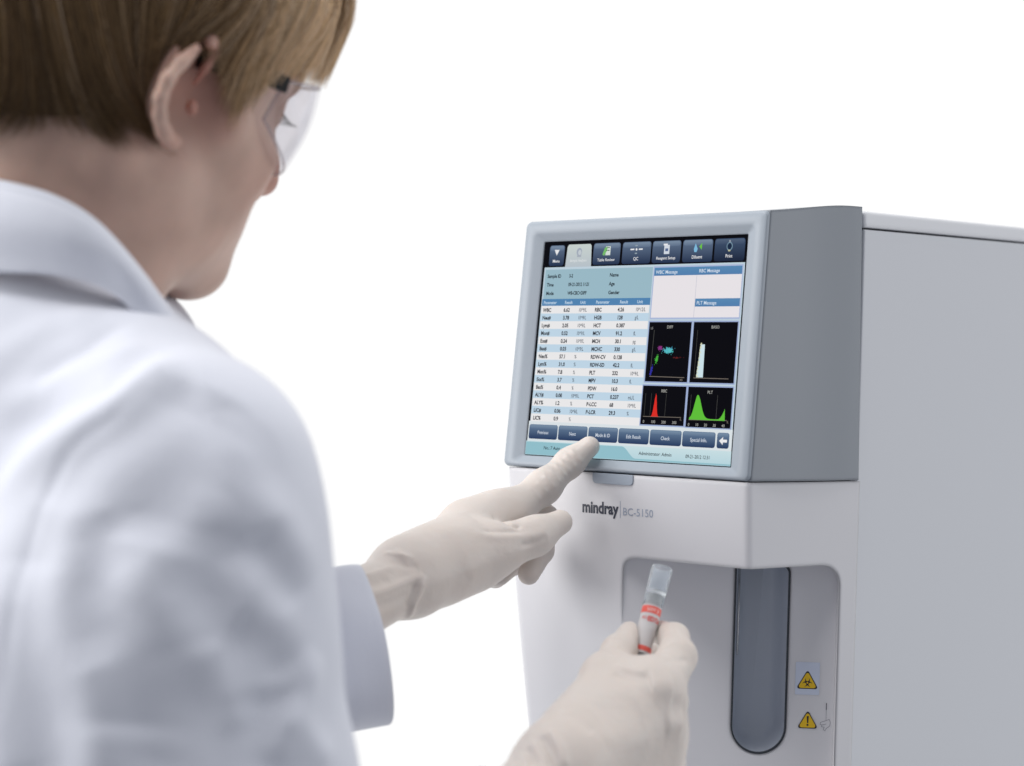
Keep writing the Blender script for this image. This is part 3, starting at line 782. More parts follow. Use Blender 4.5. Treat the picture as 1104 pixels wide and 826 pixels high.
c = Clay((-.10, -.125, -.20), (.10, .135, .135), .0015)
c.ell((0, -.012, .045), (.074, .095, .085), k=.01)
c.ell((0, .022, .010), (.066, .076, .075), k=.02)
c.ell((0, .050, .055), (.056, .050, .045), k=.02)
for s in (1, -1):
    c.cone((s*.058, .030, -.008), (s*.042, .073, -.020), .014, .015, .02)          # cheek bone
    c.chain([(s*.053, .004, -.045), (s*.047, .018, -.066), (s*.012, .079, -.087)], [.017, .016, .015], .022)   # jaw
    c.ell((s*.030, .046, -.045), (.032, .040, .044), k=.02)
    c.cone((s*.036, .084, .027), (s*.008, .094, .024), .010, .010, .014)             # brow
    c.ell((s*.031, .100, .008), (.016, .014, .012), k=.010, sub=True)
    c.ell((s*.031, .080, .008), (.0125, .0125, .0120), k=.002)
    c.cone((s*.041, .084, .013), (s*.020, .090, .014), .0030, .0032, .004)           # upper lid
    c.cone((s*.041, .083, .002), (s*.020, .089, .001), .0024, .0026, .004)
    c.cone((s*.0095, .098, -.033), (s*.0105, .1025, -.032), .0080, .0070, .008)       # wing of the nose
c.ell((0, .073, -.058), (.034, .030, .036), k=.02)
c.chain([(0, .090, .020), (0, .103, .000), (0, .1115, -.017), (0, .1155, -.0265)], [.0085, .0070, .0080, .0088], .010)
c.cone((0, .100, -.036), (0, .099, -.048), .0065, .0070, .008)
c.chain([(-.021, .088, -.058), (-.006, .1005, -.0535), (.006, .1005, -.0535), (.021, .088, -.058)], [.0035, .0052, .0052, .0035], .005)
c.chain([(-.019, .087, -.062), (0, .099, -.0645), (.019, .087, -.062)], [.0035, .0058, .0035], .005)
c.chain([(-.022, .092, -.0595), (0, .1065, -.0590), (.022, .092, -.0595)], [.0008, .0012, .0008], .002, sub=True)
c.ell((0, .089, -.084), (.017, .014, .014), k=.014)
c.cone((-.010, .102, -.076), (.010, .102, -.076), .003, .003, .008, sub=True)
# neck
NB = Hl(P(52, 268, 1.065)); NBR = Hl(P(52, 268, 1.065) + .02*DY)
c.cone((0, -.030, -.015), NB + [0, -.004, -.005], .054, .052, .03)
c.cone((0, .010, -.040), NB + [0, .020, -.040], .040, .044, .03)
c.cone((.056, -.026, -.040), NB + [.022, .050, -.030], .0125, .010, .022)             # neck tendon
c.cone((-.056, -.026, -.040), NB + [-.022, .050, -.030], .0125, .010, .022)
c.cone(NB, NB + (NB - np.array([0, -.030, -.015]))*.5, .051, .040, .02)
# ears
def ear(side):
    n = np.array([.905, .425, 0]); e0 = np.array([.0735, .010, 0])
    def E(px, py, lift=0):
        q = hplane(px, py, e0, n) + n*lift
        return q*np.array([side, 1, 1])
    rim = [E(205, 103, -.002), E(222, 72, 0), E(231, 54, .001), E(224, 43, .002), E(207, 51, .003), E(190, 66, .003), E(175, 84, .003), E(167.5, 104, .003), E(168.5, 124, .002), E(175, 142, .001), E(184, 153, 0), E(190, 152, 0)]
    c.chain(rim, [.0020, .0024, .0030, .0034, .0036, .0036, .0036, .0036, .0036, .0040, .0042, .0036], .003)
    nn = n*np.array([side, 1, 1]); up = E(205, 60) - E(185, 140); up /= np.linalg.norm(up); w = np.cross(nn, up)
    Mx = np.stack([nn, up, w])
    c.ell(E(193, 98, -.006), (.0032, .0240, .0100), Mx, .004)
    c.ell(E(196, 98, -.010), (.009, .020, .008), Mx, .006)
    c.ell(E(197, 112, -.001), (.0115, .0125, .0080), Mx, .003, sub=True)
    c.ell(E(207, 70, -.001), (.0085, .0160, .0075), Mx, .003, sub=True)
    c.cone(E(203, 112, .002), E(203, 118, .002), .0034, .0034, .004)
skull_g = c.g.copy()
for s in (1, -1): ear(s)
c.blur(1)

skin = bpy.data.materials.new('skin'); skin.use_nodes = True; nt = skin.node_tree; N = nt.nodes; L = nt.links; b = N['Principled BSDF']
b.inputs['Roughness'].default_value = .48; b.inputs['Specular IOR Level'].default_value = .35
b.inputs['Subsurface Weight'].default_value = .25; b.inputs['Subsurface Radius'].default_value = (1, .38, .22); b.inputs['Subsurface Scale'].default_value = .004
at_ = N.new('ShaderNodeAttribute'); at_.attribute_name = 'Col'
tc_ = N.new('ShaderNodeTexCoord'); nz = N.new('ShaderNodeTexNoise'); nz.inputs['Scale'].default_value = 38; nz.inputs['Detail'].default_value = 5
L.new(tc_.outputs['Object'], nz.inputs['Vector'])
mr = N.new('ShaderNodeMapRange'); mr.inputs[1].default_value = .3; mr.inputs[2].default_value = .7; mr.inputs[3].default_value = .90; mr.inputs[4].default_value = 1.08
L.new(nz.outputs['Fac'], mr.inputs[0])
mx = N.new('ShaderNodeVectorMath'); mx.operation = 'SCALE'; L.new(at_.outputs['Color'], mx.inputs[0]); L.new(mr.outputs[0], mx.inputs['Scale']); L.new(mx.outputs[0], b.inputs['Base Color'])
n2 = N.new('ShaderNodeTexNoise'); n2.inputs['Scale'].default_value = 900; L.new(tc_.outputs['Object'], n2.inputs['Vector'])
bp = N.new('ShaderNodeBump'); bp.inputs['Strength'].default_value = .25; bp.inputs['Distance'].default_value = .0004; L.new(n2.outputs['Fac'], bp.inputs['Height']); L.new(bp.outputs[0], b.inputs['Normal'])
HEAD_CLAY = Clay(c.lo, c.lo + .01, c.h); HEAD_CLAY.g = skull_g; HEAD_CLAY.n = c.n
head = c.obj('body', skin, person, 2, HT)
co_ = np.empty(len(head.data.vertices)*3, np.float32); head.data.vertices.foreach_get('co', co_); co_ = (co_.reshape(-1, 3) - HC) @ HM.T
base = np.tile(np.array(SKIN), (len(co_), 1))
def tint(p, r, colr, amt):
    global base
    d = np.linalg.norm((co_-np.array(p))/np.array(r), axis=1); w_ = np.clip(1.2-d, 0, 1)[:, None]*amt; base = base*(1-w_) + np.array(colr)*w_
tint((.080, .0, 0), (.020, .035, .045), (.38, .165, .125), 1.0)
tint((.0, .105, -.024), (.025, .02, .02), (.52, .24, .19), .7)
tint((0, .1, -.059), (.024, .02, .010), (.45, .17, .15), .9)
tint((.045, .065, -.03), (.03, .03, .03), (.50, .26, .20), .45)
at2 = head.data.color_attributes.new('Col', 'FLOAT_COLOR', 'POINT')
at2.data.foreach_set('color', np.concatenate([base, np.ones((len(base), 1))], 1).astype(np.float32).ravel())
# eyelashes and brow
lash = mat('dark lash', (.03, .02, .015), .6)
def addt(pts, r, n=4):
    v, f_ = tube(pts, r, n); k = len(V); V.extend(v); Fc.extend(tuple(k+i for i in q) for q in f_)
brow_m = mat('brow hair', (.16, .10, .06), .6)
for s in (1, -1):
    V, Fc = [], []
    for k in range(9):
        t = k/8; x = s*(.022+.020*t); y = .0935-.006*t*t; z = .0095
        addt([H(x, y-.001, z), H(x+s*.002*t, y+.004, z-.0035), H(x+s*.004*t, y+.0085, z-.0045)], [.0002, .0002, .0001])
    mesh_obj('eyelashes', V, Fc, lash, person)
    V, Fc = [], []
    for k in range(90):
        t = random.random(); x = s*(.012+.036*t); y = .1015-.016*t*t + random.gauss(0, .0008); z = .028+.004*sin(t*2.6)+random.gauss(0, .0018)
        addt([H(x, y, z), H(x+s*.004, y-.0005, z+.001)], [.0002, .0001], 3)
    mesh_obj('eyebrow', V, Fc, brow_m, person)

# ------------------------------------------------------------------ hair
HAC = np.array([0, -.010, .042]); HAR = np.array([.083, .1035, .094])
def hair_pt(px, py, lift=0):
    o = (HM@(CAM-HC) - HAC)/HAR; d = (HM@ray(px, py))/HAR
    A_, B_, C_ = d@d, 2*(o@d), o@o-1; D_ = B_*B_-4*A_*C_
    t = (-B_-math.sqrt(D_))/(2*A_) if D_ > 0 else -B_/(2*A_)
    q = o + d*t
    return q*HAR*(1+lift/.09) + HAC
G = [[(-55, -150), (-50, -60), (-50, 40), (-45, 110), (-40, 150)],
     [(-30, -150), (-28, -60), (-22, 40), (-14, 110), (-8, 152)],
     [(0, -150), (5, -60), (16, 40), (28, 110), (40, 149)],
     [(35, -150), (42, -60), (60, 40), (78, 105), (92, 143)],
     [(70, -150), (80, -60), (98, 40), (118, 100), (136, 140)],
     [(105, -150), (115, -60), (125, 30), (142, 95), (160, 140)],
     [(160, -150), (178, -70), (168, 20), (156, 80), (163, 128)],
     [(205, -150), (228, -70), (212, 0), (176, 48), (162, 98)],
     [(235, -150), (256, -70), (245, -5), (212, 24), (184, 60)],
     [(250, -150), (272, -70), (262, 0), (240, 24), (214, 44)],
     [(262, -150), (284, -70), (278, 0), (256, 45), (228, 92)],
     [(275, -150), (298, -70), (294, 0), (268, 62), (220, 136)],
     [(288, -150), (312, -70), (310, 0), (290, 52), (246, 116)],
     [(300, -150), (326, -70), (326, 0), (310, 42), (272, 98)],
     [(315, -150), (340, -70), (342, -5), (328, 38), (300, 82)],
     [(330, -150), (356, -75), (360, -15), (350, 28), (322, 76)],
     [(325, -150), (350, -90), (367, -30), (370, 22), (345, 74)]]
GL = [np.array([hair_pt(x, y) for x, y in g]) for g in G]
# the fringe hangs off the forehead
for k, out in ((14, .000), (15, .001), (16, .002)):
    for j, f_ in enumerate((0, .2, .6, 1, .9)): GL[k][j] += np.array([0, out*f_, 0])
def on_skull(p, k=1.0):
    q = (np.asarray(p, float)-HAC)/HAR; return HAC + q/np.linalg.norm(q)*k*HAR
crown = on_skull((0, -.035, .20))
def from_crown(g): return np.array([crown + (g[0]-crown)*.03, on_skull(crown*.66+g[0]*.34), on_skull(crown*.33+g[0]*.67)] + list(g))
GL = [from_crown(g) for g in GL]
mir = [g*np.array([-1, 1, 1]) for g in GL[::-1]]
back_c = from_crown(np.array([on_skull((0, -.12, z)) for z in (.10, .06, .02, -.012, -.036)]))
frc = GL[16]*[0, 1, 1]; frc = np.array([on_skull(p, np.linalg.norm((q-HAC)/HAR)) for p, q in zip(frc, GL[16])])
ALL = GL + [frc] + mir + [back_c]
NP = 17
PTS = np.array([smooth_path(g, NP) for g in ALL])            # guides x points x 3
for g_ in PTS:                                                # keep the hair outside the skin
    for p in g_:
        d_ = np.array([p[0], p[1]+.012, 0.0]); d_ /= np.linalg.norm(d_)+1e-9
        for _ in range(14): p += d_*max(0, min(.004, .0035-HEAD_CLAY.value(p)))
def guide(u):                                                 # u runs 0..len(ALL) around the head
    i = int(u) % len(ALL); f_ = u-int(u); a_, b_ = PTS[i], PTS[(i+1) % len(ALL)]
    q = (a_*(1-f_) + b_*f_ - HAC)/HAR; na, nb = (np.linalg.norm((z_-HAC)/HAR, axis=1) for z_ in (a_, b_))
    return HAC + q/np.linalg.norm(q, axis=1, keepdims=True)*(na*(1-f_)+nb*f_)[:, None]*HAR
hairm = bpy.data.materials.new('hair'); hairm.use_nodes = True; nt = hairm.node_tree; b = nt.nodes['Principled BSDF']
b.inputs['Roughness'].default_value = .38; b.inputs['Specular IOR Level'].default_value = .22; b.inputs['Anisotropic'].default_value = .4
at_ = nt.nodes.new('ShaderNodeAttribute'); at_.attribute_name = 'Col'; nt.links.new(at_.outputs['Color'], b.inputs['Base Color'])
nrm_ = lambda p: (p-HAC)/HAR/np.linalg.norm((p-HAC)/HAR, axis=-1, keepdims=True)
HV, HFc, HCo = [], [], []
NG = len(ALL)*6
for i in range(NG+1):
    g = guide(i*len(ALL)/NG); g = g - nrm_(g)*.0022
    g = g[:1] + (g-g[:1])*1.0
    g = np.array([np.interp(np.linspace(0, 1, NP)*(.94 if not 6.5*NG/len(ALL) < i < 14*NG/len(ALL) else .88), np.linspace(0, 1, NP), g[:, q_]) for q_ in range(3)]).T
    for j in range(NP): HV.append(HC + g[j]@HM); HCo.append(tuple(np.array(HAIR_DARK)*.9))
for i in range(NG):
    for j in range(NP-1):
        a = i*NP+j; HFc.append((a, a+1, a+NP+1, a+NP))
dark_, gold_, ash_ = np.array(HAIR_DARK), np.array(HAIR_GOLD), np.array(HAIR_ASH)
NST = 24000; NU = len(ALL)
clump = rng.random((400, 4))
vv = []; 
for s in range(NST):
    near = s % 5 != 0
    u = rng.uniform(0, 16.3) if near else rng.uniform(16, NU)
    g = guide(u).copy(); nr = nrm_(g)
    L_ = random.triangular(.80, 1.06, .985) - .04*sin(u*5.1)*(u < 7) - .05*(6.5 < u < 14); n = NP
    ii = np.linspace(0, (NP-1)*L_, n); i0 = np.clip(ii.astype(int), 0, NP-2); f_ = (ii-i0)[:, None]
    g = g[i0]*(1-f_) + g[i0+1]*f_; nr = nr[i0]*(1-f_)+nr[i0+1]*f_
    t = np.linspace(0, 1, n)[:, None]
    ck = clump[int(u*11+.5) % 400]
    lift = (.0005 + .0055*rng.random()**1.3)*np.sin(np.clip(t*1.15, 0, 1)*pi*.80) + .0010*ck[0]*np.sin(t*pi*.7)
    side = np.cross(nr, g[-1]-g[0]); side /= np.linalg.norm(side, axis=1, keepdims=True)
    wob = side*((rng.normal(0, .0016)+(ck[1]-.5)*.0022)*t + .0008*np.sin(t*7+ck[2]*6)*ck[3])
    g = g + nr*lift + wob
    sd = nrm_(g)
    # colour: ash and gold towards the fringe, brown towards the nape
    fr = np.clip((u-5)/8, 0, 1) if u < 17 else np.clip((NU-u-5)/8, 0, 1)
    m = rng.random()
    colr = dark_*(1-.6*m) + gold_*.6*m if rng.random() > .22+.70*fr else (gold_*(1-m)+ash_*m if rng.random() < .45+.5*fr else dark_)
    colr = colr*rng.uniform(.75, 1.25)*(.85+.3*ck[2])
    r_h = .00020+.00018*rng.random()
    k = len(HV); W3 = HC + g@HM
    tt = W3[-1]-W3[0]; tt /= np.linalg.norm(tt); nW = (nrm_(g)@HM); sW = np.cross(nW, tt); 
    rr3 = r_h*np.concatenate([np.linspace(.7, 1, n//2), np.linspace(1, .25, n-n//2)])[:, None]
    a3 = W3 + sW*rr3; b3 = W3 - sW*rr3; c3 = W3 + nW*rr3*1.2
    tip = np.linspace(0, 1, n)
    for j in range(n):
        HV.append(a3[j]); HV.append(c3[j]); HV.append(b3[j])
        cc = colr*(1.0-.35*tip[j]*(1-fr))*(.80+.20*min(1, fr*1.6)); HCo += [tuple(cc)]*3
    for j in range(n-1):
        q = k+3*j; HFc.append((q, q+1, q+4, q+3)); HFc.append((q+1, q+2, q+5, q+4))
mesh_obj('hair', HV, HFc, hairm, person, True, cols=HCo)

# ------------------------------------------------------------------ safety glasses
glasses = empty('safety_glasses'); tag(glasses, 'clear wraparound safety glasses with black temple worn on the face', 'safety glasses')
def lens_pt(t, v, off=0):                    # t: -1..1 around the face, v: 0 bottom .. 1 top
    a = pi/2 - t*radians(84); x = (.070+off)*cos(a)*(1+.10*abs(sin(2*a))); y = .046+(.066+off)*max(sin(a), 0)**.72
    nose = math.exp(-(x/.013)**2); edge = abs(t)**3
    zb = -.024 + .024*edge + .034*nose; zt2 = .029 - .006*edge
    return (x, y - .007*(1-v) + .0055*sin(pi*v)*math.sin(a), zb + (zt2-zb)*v)
nu, nv = 72, 14
Vo = [H(*lens_pt(t, v, 0)) for t in np.linspace(-1, 1, nu) for v in np.linspace(0, 1, nv)]
Vi = [H(*lens_pt(t, v, -.0018)) for t in np.linspace(-1, 1, nu) for v in np.linspace(0, 1, nv)]
Fc = []; n0 = len(Vo)
for i in range(nu-1):
    for j in range(nv-1):
        a = i*nv+j; Fc.append((a, a+nv, a+nv+1, a+1)); Fc.append((n0+a, n0+a+1, n0+a+nv+1, n0+a+nv))
for i in range(nu-1):
    for j in (0, nv-1):
        a = i*nv+j; q = (a, a+nv, n0+a+nv, n0+a); Fc.append(q if j else q[::-1])
for i in (0, nu-1):
    for j in range(nv-1):
        a = i*nv+j; Fc.append((a, a+1, n0+a+1, n0+a))
lens_m = bpy.data.materials.new('polycarbonate lens'); lens_m.use_nodes = True; nt = lens_m.node_tree; nt.nodes.remove(nt.nodes['Principled BSDF'])
tr = nt.nodes.new('ShaderNodeBsdfTransparent'); tr.inputs[0].default_value = (.92, .915, .93, 1); gl_ = nt.nodes.new('ShaderNodeBsdfGlossy'); gl_.inputs['Roughness'].default_value = .05
fr_ = nt.nodes.new('ShaderNodeMapRange'); fr_.inputs[3].default_value = .03; fr_.inputs[4].default_value = .14; lw = nt.nodes.new('ShaderNodeLayerWeight'); lw.inputs[0].default_value = .25; nt.links.new(lw.outputs['Facing'], fr_.inputs[0]); ms = nt.nodes.new('ShaderNodeMixShader')
nt.links.new(fr_.outputs[0], ms.inputs[0]); nt.links.new(tr.outputs[0], ms.inputs[1]); nt.links.new(gl_.outputs[0], ms.inputs[2]); nt.links.new(ms.outputs[0], nt.nodes['Material Output'].inputs[0])
fix_normals(mesh_obj('lens', Vo+Vi, Fc, lens_m, glasses, True, angle=1))
rim_m = mat('tinted lens rim', (.50, .42, .44), .3, .5, alpha=.5)
rp = [H(*lens_pt(t, 1, -.0009)) for t in np.linspace(-1, 1, 60)] + [H(*lens_pt(t, 0, -.0009)) for t in np.linspace(1, -1, 60)]
V, Fc = tube(rp+[rp[0]], .0008, 6); mesh_obj('lens_rim', V, Fc, rim_m, glasses)
blackp = mat('black plastic', (.004, .004, .005), .45, .2)
for s in (1, -1):
    def bar(pts, w, h):
        lo = []
        for i, p in enumerate(pts):
            lo.append([H(s*(p[0]+dx), p[1], p[2]+dz) for dx, dz in ((-w, -h), (w, -h), (w, h), (-w, h))])
        V, Fc = loft(lo); return V, Fc
    V, Fc = bar([(.0700, .062, .0215), (.0712, .044, .0215), (.0745, .020, .019), (.0760, -.006, .016)], .0016, .0043)
    t_ = fix_normals(mesh_obj('temple', V, Fc, blackp, glasses, False))
# ------------------------------------------------------------------ lab coat
cloth = bpy.data.materials.new('white cotton'); cloth.use_nodes = True; nt = cloth.node_tree; N = nt.nodes; L = nt.links; b = N['Principled BSDF']
b.inputs['Base Color'].default_value = (*CLOTH, 1); b.inputs['Roughness'].default_value = .85; b.inputs['Specular IOR Level'].default_value = .15
b.inputs['Sheen Weight'].default_value = .25; b.inputs['Sheen Roughness'].default_value = .5
tc = N.new('ShaderNodeTexCoord'); mp = N.new('ShaderNodeMapping'); mp.inputs['Scale'].default_value = (1, 1, .35); mp.inputs['Rotation'].default_value = (.3, .5, 0)
L.new(tc.outputs['Object'], mp.inputs[0]); prev = None
for sc, dist, st in ((24, .0018, .3), (75, .0010, .3), (1500, .0004, .35)):
    nz = N.new('ShaderNodeTexNoise'); nz.inputs['Scale'].default_value = sc; nz.inputs['Detail'].default_value = 1.5; nz.inputs['Distortion'].default_value = .6
    L.new(mp.outputs[0], nz.inputs['Vector']); bp = N.new('ShaderNodeBump'); bp.inputs['Distance'].default_value = dist; bp.inputs['Strength'].default_value = st
    L.new(nz.outputs['Fac'], bp.inputs['Height'])
    if prev: L.new(prev, bp.inputs['Normal'])
    prev = bp.outputs[0]
L.new(prev, b.inputs['Normal'])

c = Clay(P(-60, 300, .82)*[1, 1, 1] + [-.20, 0, -.36], (P(560, 826, 1.05)[0]-.02, 1.32, P(0, 190, 1.05)[2]), .0032)
SH = P(208, 515, .93)
c.chain([SH, P(222, 600, .925), P(228, 700, .92), P(243, 850, .915), P(262, 1010, .92)], [.0500, .0525, .0545, .0570, .055], .02)
c.chain([P(150, 560, .95), P(120, 700, .945), P(110, 860, .94), P(120, 1010, .95)], [.055, .064, .068, .060], .05)
c.chain([P(262, 1010, .92), P(430, 985, 1.00), P(520, 925, 1.035)], [.050, .040, .030], .03)
c.chain([P(208, 512, .935), P(148, 444, .99), P(108, 396, 1.035)], [.046, .042, .036], .03)
c.chain([P(208, 512, .96), P(184, 466, 1.03), P(134, 434, 1.09)], [.040, .038, .038], .03)
c.chain([P(36, 436, 1.045), P(20, 560, 1.05), P(-10, 700, 1.06), P(-20, 960, 1.06)], [.064, .095, .115, .135], .05)
c.chain([P(40, 420, 1.06), P(-40, 430, 1.13), P(-100, 470, 1.20)], [.062, .060, .056], .04)
c.chain([P(-100, 470, 1.20), P(-60, 750, 1.19), P(60, 850, 1.10)], [.056, .054, .05], .04)
c.blur(3)
FOLDS = [   # surface lines surveyed on the coat, height in mm, half width in mm
 ([(200, 388), (175, 395), (151, 409), (120, 435), (72, 467), (24, 509), (-10, 550)], 6.5, 9),
 ([(222, 410), (187, 418), (140, 453), (90, 490), (45, 555)], -6, 12),
 ([(240, 425), (205, 470), (176, 530), (158, 592)], -8, 19),
 ([(252, 440), (259, 524), (303, 572), (335, 631)], 5, 9),
 ([(240, 530), (223, 552), (187, 592), (147, 624), (128, 650)], 2.5, 9),
 ([(140, 600), (183, 667), (205, 700), (191, 760), (185, 830)], 4, 9),
 ([(86, 520), (68, 620), (76, 675), (100, 747), (104, 819), (100, 880)], 6, 10),
 ([(60, 548), (32, 620), (24, 700), (48, 810), (60, 880)], -7, 13),
 ([(104, 550), (108, 600), (96, 660), (110, 720)], -5, 10),
 ([(236, 560), (227, 660), (215, 723), (171, 803), (150, 870)], -7, 13),
 ([(220, 690), (236, 735), (262, 790)], 3, 6),
 ([(275, 570), (300, 610), (327, 650)], -5, 8),
 ([(255, 670), (285, 690), (315, 730)], -5, 10),
 ([(245, 600), (275, 655), (300, 672), (330, 720)], 4, 8),
 ([(338, 700), (325, 750), (306, 787), (300, 830)], 5, 6),
 ([(300, 775), (325, 790), (355, 830)], 4, 6),
 ([(285, 740), (292, 790), (290, 850)], -5, 10),
 ([(140, 780), (135, 840), (130, 900)], 4, 14),
 ([(10, 600), (-2, 690), (5, 790), (16, 870)], 5, 11),
 ([(140, 348), (96, 371), (78, 388), (30, 416)], -3.5, 5),
 ([(172, 377), (120, 419), (72, 439), (0, 467)], -4.5, 7),
 ([(162, 366), (110, 392), (60, 414), (-10, 440)], 3.5, 7),
 ([(110, 345), (60, 352), (0, 385), (-40, 410)], 3, 8),
 ([(176, 402), (120, 446), (72, 486), (48, 540), (26, 600), (8, 690), (4, 790)], -1.8, 2.2),
]
c.blur(1)
coat = c.obj('lab_coat', cloth, person, 2)
creases(coat, c, FOLDS, FOLD_K)

# sleeve ends as hollow cloth tubes with a turned hem
def sleeve(name, cen, e1s, e2s, ref, label=None):
    """cen: centres along the sleeve ending at the cuff, e1s/e2s half sizes, ref: direction of the long axis"""
    n = 72; sm = smooth_path(cen, 26); rr1 = np.interp(np.linspace(0, len(cen)-1, 26), range(len(cen)), e1s); rr2 = np.interp(np.linspace(0, len(cen)-1, 26), range(len(cen)), e2s)
    loops = []
    def lp_(i, off, push=0):
        i_ = min(i, 25); t = sm[min(i_+1, 25)]-sm[max(i_-1, 0)]; t /= np.linalg.norm(t)
        v = ref - t*(ref@t); v /= np.linalg.norm(v); w_ = np.cross(t, v); o = []
        q = i_/25; hem = -.0016*math.exp(-((q-.80)/.012)**2)
        for a in np.linspace(0, 2*pi, n, endpoint=False):
            f_ = (1-q*.7)*.0030*sin(3*a+6*q) + .0016*sin(2*a+14*q)*math.exp(-((q-.6)/.3)**2) + .0016*sin(5*a-9*q+1)*(1-.5*q) + .0012*sin(2*a+3)
            o.append(sm[i_] + t*push + (rr1[i_]+off+f_+hem)*cos(a)*v + (rr2[i_]+off+f_+hem)*sin(a)*w_)
        return o
    for i in range(26): loops.append(lp_(i, 0))
    loops.append(lp_(25, -.0004, .0006)); loops.append(lp_(25, -.0014, .0006)); loops.append(lp_(25, -.0020, 0))
    for i in range(24, 2, -2): loops.append(lp_(i, -.0020))
    V, Fc = loft(loops, True, False); o = fix_normals(mesh_obj(name, V, Fc, cloth, person, True))
    if label: o['label'] = label
    return o
sleeve('sleeve', [P(160, 790, 1.09), P(240, 745, 1.15), P(310, 717, 1.172), P(402, 697, 1.189)], [.058, .054, .050, .0475], [.048, .042, .036, .034], P(425, 778, 1.2)-P(385, 613, 1.2), 'left sleeve')
sleeve('sleeve', [P(420, 1000, 1.00), P(472, 955, 1.018), P(520, 908, 1.038), P(549, 872, 1.052)], [.042, .036, .031, .029], [.040, .034, .030, .027], np.array([.4, 0, 1.0]), 'right sleeve')

# collar
def closed(pts, n):
    pts = np.asarray(pts); m = len(pts); out = []
    for u in np.linspace(0, m, n, endpoint=False):
        i = int(u); f_ = u-i; p0, p1, p2, p3 = (pts[(i+k) % m] for k in (-1, 0, 1, 2))
        out.append(.5*((2*p1)+(-p0+p2)*f_+(2*p0-5*p1+4*p2-p3)*f_*f_+(-p0+3*p1-3*p2+p3)*f_**3))
    return np.array(out)
TOP = [P(-35, 190, 1.03), P(10, 197, 1.00), P(60, 212, .988), P(105, 240, .985), P(149, 289, .990), P(181, 336, 1.010), P(204, 372, 1.04), P(200, 360, 1.09), P(160, 300, 1.13), P(60, 240, 1.15), P(-20, 205, 1.12), P(-50, 192, 1.07)]
BOT = [P(-70, 285, 1.01), P(-5, 294, .992), P(58, 297, .983), P(112, 311, .980), P(152, 344, .980), P(182, 374, .985), P(206, 392, 1.01), P(212, 386, 1.08), P(190, 345, 1.16), P(60, 310, 1.22), P(-60, 290, 1.20), P(-95, 285, 1.08)]
n = 96; T_, B_ = closed(TOP, n), closed(BOT, n); ctr = T_.mean(0)
loops = []
inn = T_ + (ctr-T_)*.10 - np.array([0, 0, .022]); loops.append(inn)
loops.append(T_ + (ctr-T_)*.055 - np.array([0, 0, .006])); loops.append(T_ + (ctr-T_)*.03)
for q in (0, .05, .10, .13, .16, .2, .4, .6, .8, .93, 1):
    p = T_*(1-q) + B_*q; o = (p-ctr); o[:, 2] = 0; o /= np.linalg.norm(o, axis=1, keepdims=True)
    w_ = (1+.5*np.sin(np.arange(n)*2*pi/n*7))[:, None]
    loops.append(p + o*(.0055*math.sin(min(1, q*1.2)*pi)**.8*1.0 + .0008*w_*math.sin(q*pi) - .0010*math.exp(-((q-.13)/.02)**2)) + np.array([0, 0, .002])*math.sin(q*pi))
loops = [l for l in loops]
V, Fc = loft(loops, True, False)
col_ = fix_normals(mesh_obj('collar', V, Fc, cloth, person, True))
sd_ = col_.modifiers.new('s', 'SOLIDIFY'); sd_.thickness = .0022; sd_.offset = 0
sb2 = col_.modifiers.new('b', 'SUBSURF'); sb2.levels = 1; sb2.render_levels = 1
apply_mods(col_)
st = closed(BOT, 96)*.94 + closed(TOP, 96)*.06
FSTOP = 5.6
W_BACK = (.28, .29, .32)
LAMPS = [('key_softbox', (-.5, .75, 2.9), (0, 1.2, 1.1), (1.1, .9), 26, (1, .99, .98)),
         ('left_softbox', (-3.0, .85, 1.7), (.1, 1.35, 1.15), (1.5, 1.6), 56, (1, .99, .98)),
         ('right_fill', (3.4, .9, 1.5), (.3, 1.6, 1.1), (1.5, 1.6), 26, (.98, .99, 1))]  # last lamp is an added fill from the right, brightening the analyzer's side panel
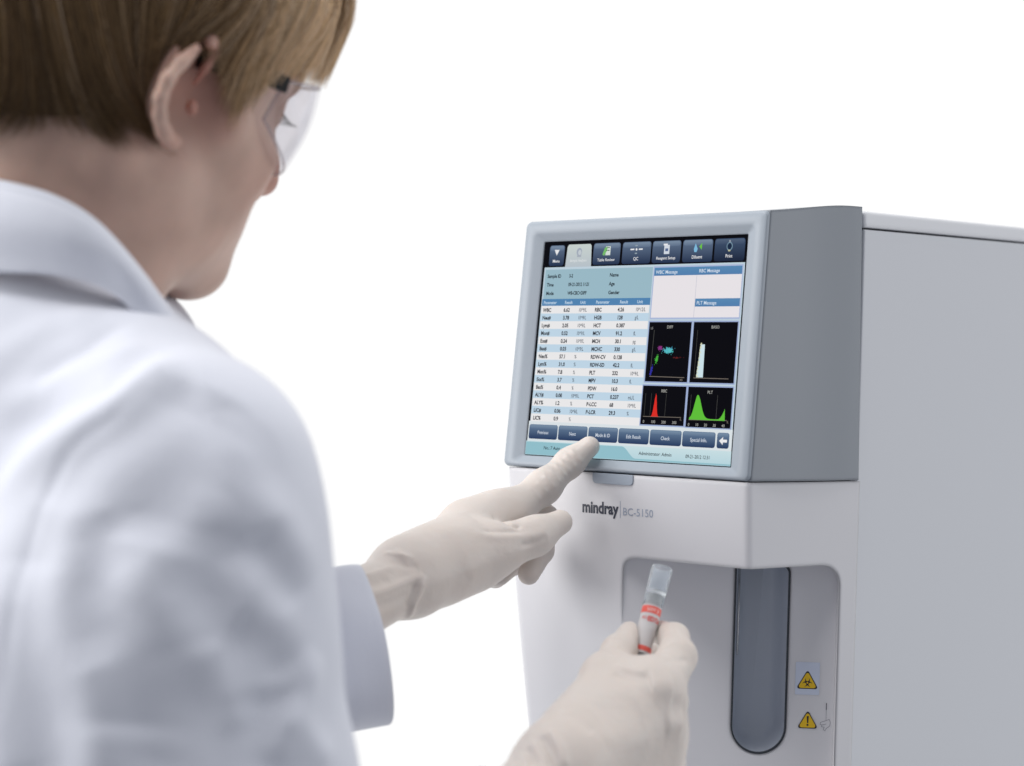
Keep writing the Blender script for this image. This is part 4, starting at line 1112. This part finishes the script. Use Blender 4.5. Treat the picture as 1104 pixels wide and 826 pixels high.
# ------------------------------------------------------------------ camera, world, lamps
cam = bpy.data.cameras.new('camera'); co = bpy.data.objects.new('camera', cam); COL.objects.link(co)
cam.sensor_width = 36; cam.lens = 36*F_PX/1104; cam.clip_start = .05; cam.clip_end = 100
r_ = ray(553, 413) - ray(552, 413); r_ /= np.linalg.norm(r_); u_ = ray(552, 412) - ray(552, 413); u_ /= np.linalg.norm(u_)
co.matrix_world = Matrix(((r_[0], u_[0], 0, 0), (r_[1], u_[1], -1, 0), (r_[2], u_[2], 0, CAM_Z), (0, 0, 0, 1)))
cam.dof.use_dof = True; cam.dof.focus_distance = 1.36; cam.dof.aperture_fstop = FSTOP
scene.camera = co

w = bpy.data.worlds.new('World'); scene.world = w; w.use_nodes = True
nt = w.node_tree; N = nt.nodes; L = nt.links; bg = N['Background']
tc = N.new('ShaderNodeTexCoord'); sp = N.new('ShaderNodeSeparateXYZ'); L.new(tc.outputs['Generated'], sp.inputs[0])
def mrange(src, a, b, c, d):
    m = N.new('ShaderNodeMapRange'); m.interpolation_type = 'SMOOTHSTEP'
    m.inputs[1].default_value = a; m.inputs[2].default_value = b; m.inputs[3].default_value = c; m.inputs[4].default_value = d
    L.new(src, m.inputs[0]); return m.outputs[0]
front = mrange(sp.outputs['Y'], -.1, .45, 0, 1)          # white backdrop ahead, dim studio behind the camera
rmp = N.new('ShaderNodeMix'); rmp.data_type = 'RGBA'
rmp.inputs[6].default_value = (*W_BACK, 1); rmp.inputs[7].default_value = (1.02, 1.02, 1.02, 1)
L.new(front, rmp.inputs[0]); L.new(rmp.outputs[2], bg.inputs['Color']); bg.inputs['Strength'].default_value = 1.0

def area(name, loc_, target, size, power, col=(1, 1, 1)):
    l = bpy.data.lights.new(name, 'AREA'); l.shape = 'RECTANGLE'; l.size, l.size_y = size; l.energy = power; l.color = col
    o = bpy.data.objects.new(name, l); COL.objects.link(o); o.location = loc_
    o.rotation_euler = (Vector(target)-Vector(loc_)).to_track_quat('-Z', 'Y').to_euler(); return o
for a_ in LAMPS: area(*a_)
scene.render.engine = 'CYCLES'
scene.cycles.use_denoising = True
scene.cycles.max_bounces = 8; scene.cycles.transparent_max_bounces = 12
scene.view_settings.view_transform = 'Standard'; scene.view_settings.look = 'None'; scene.view_settings.exposure = 0
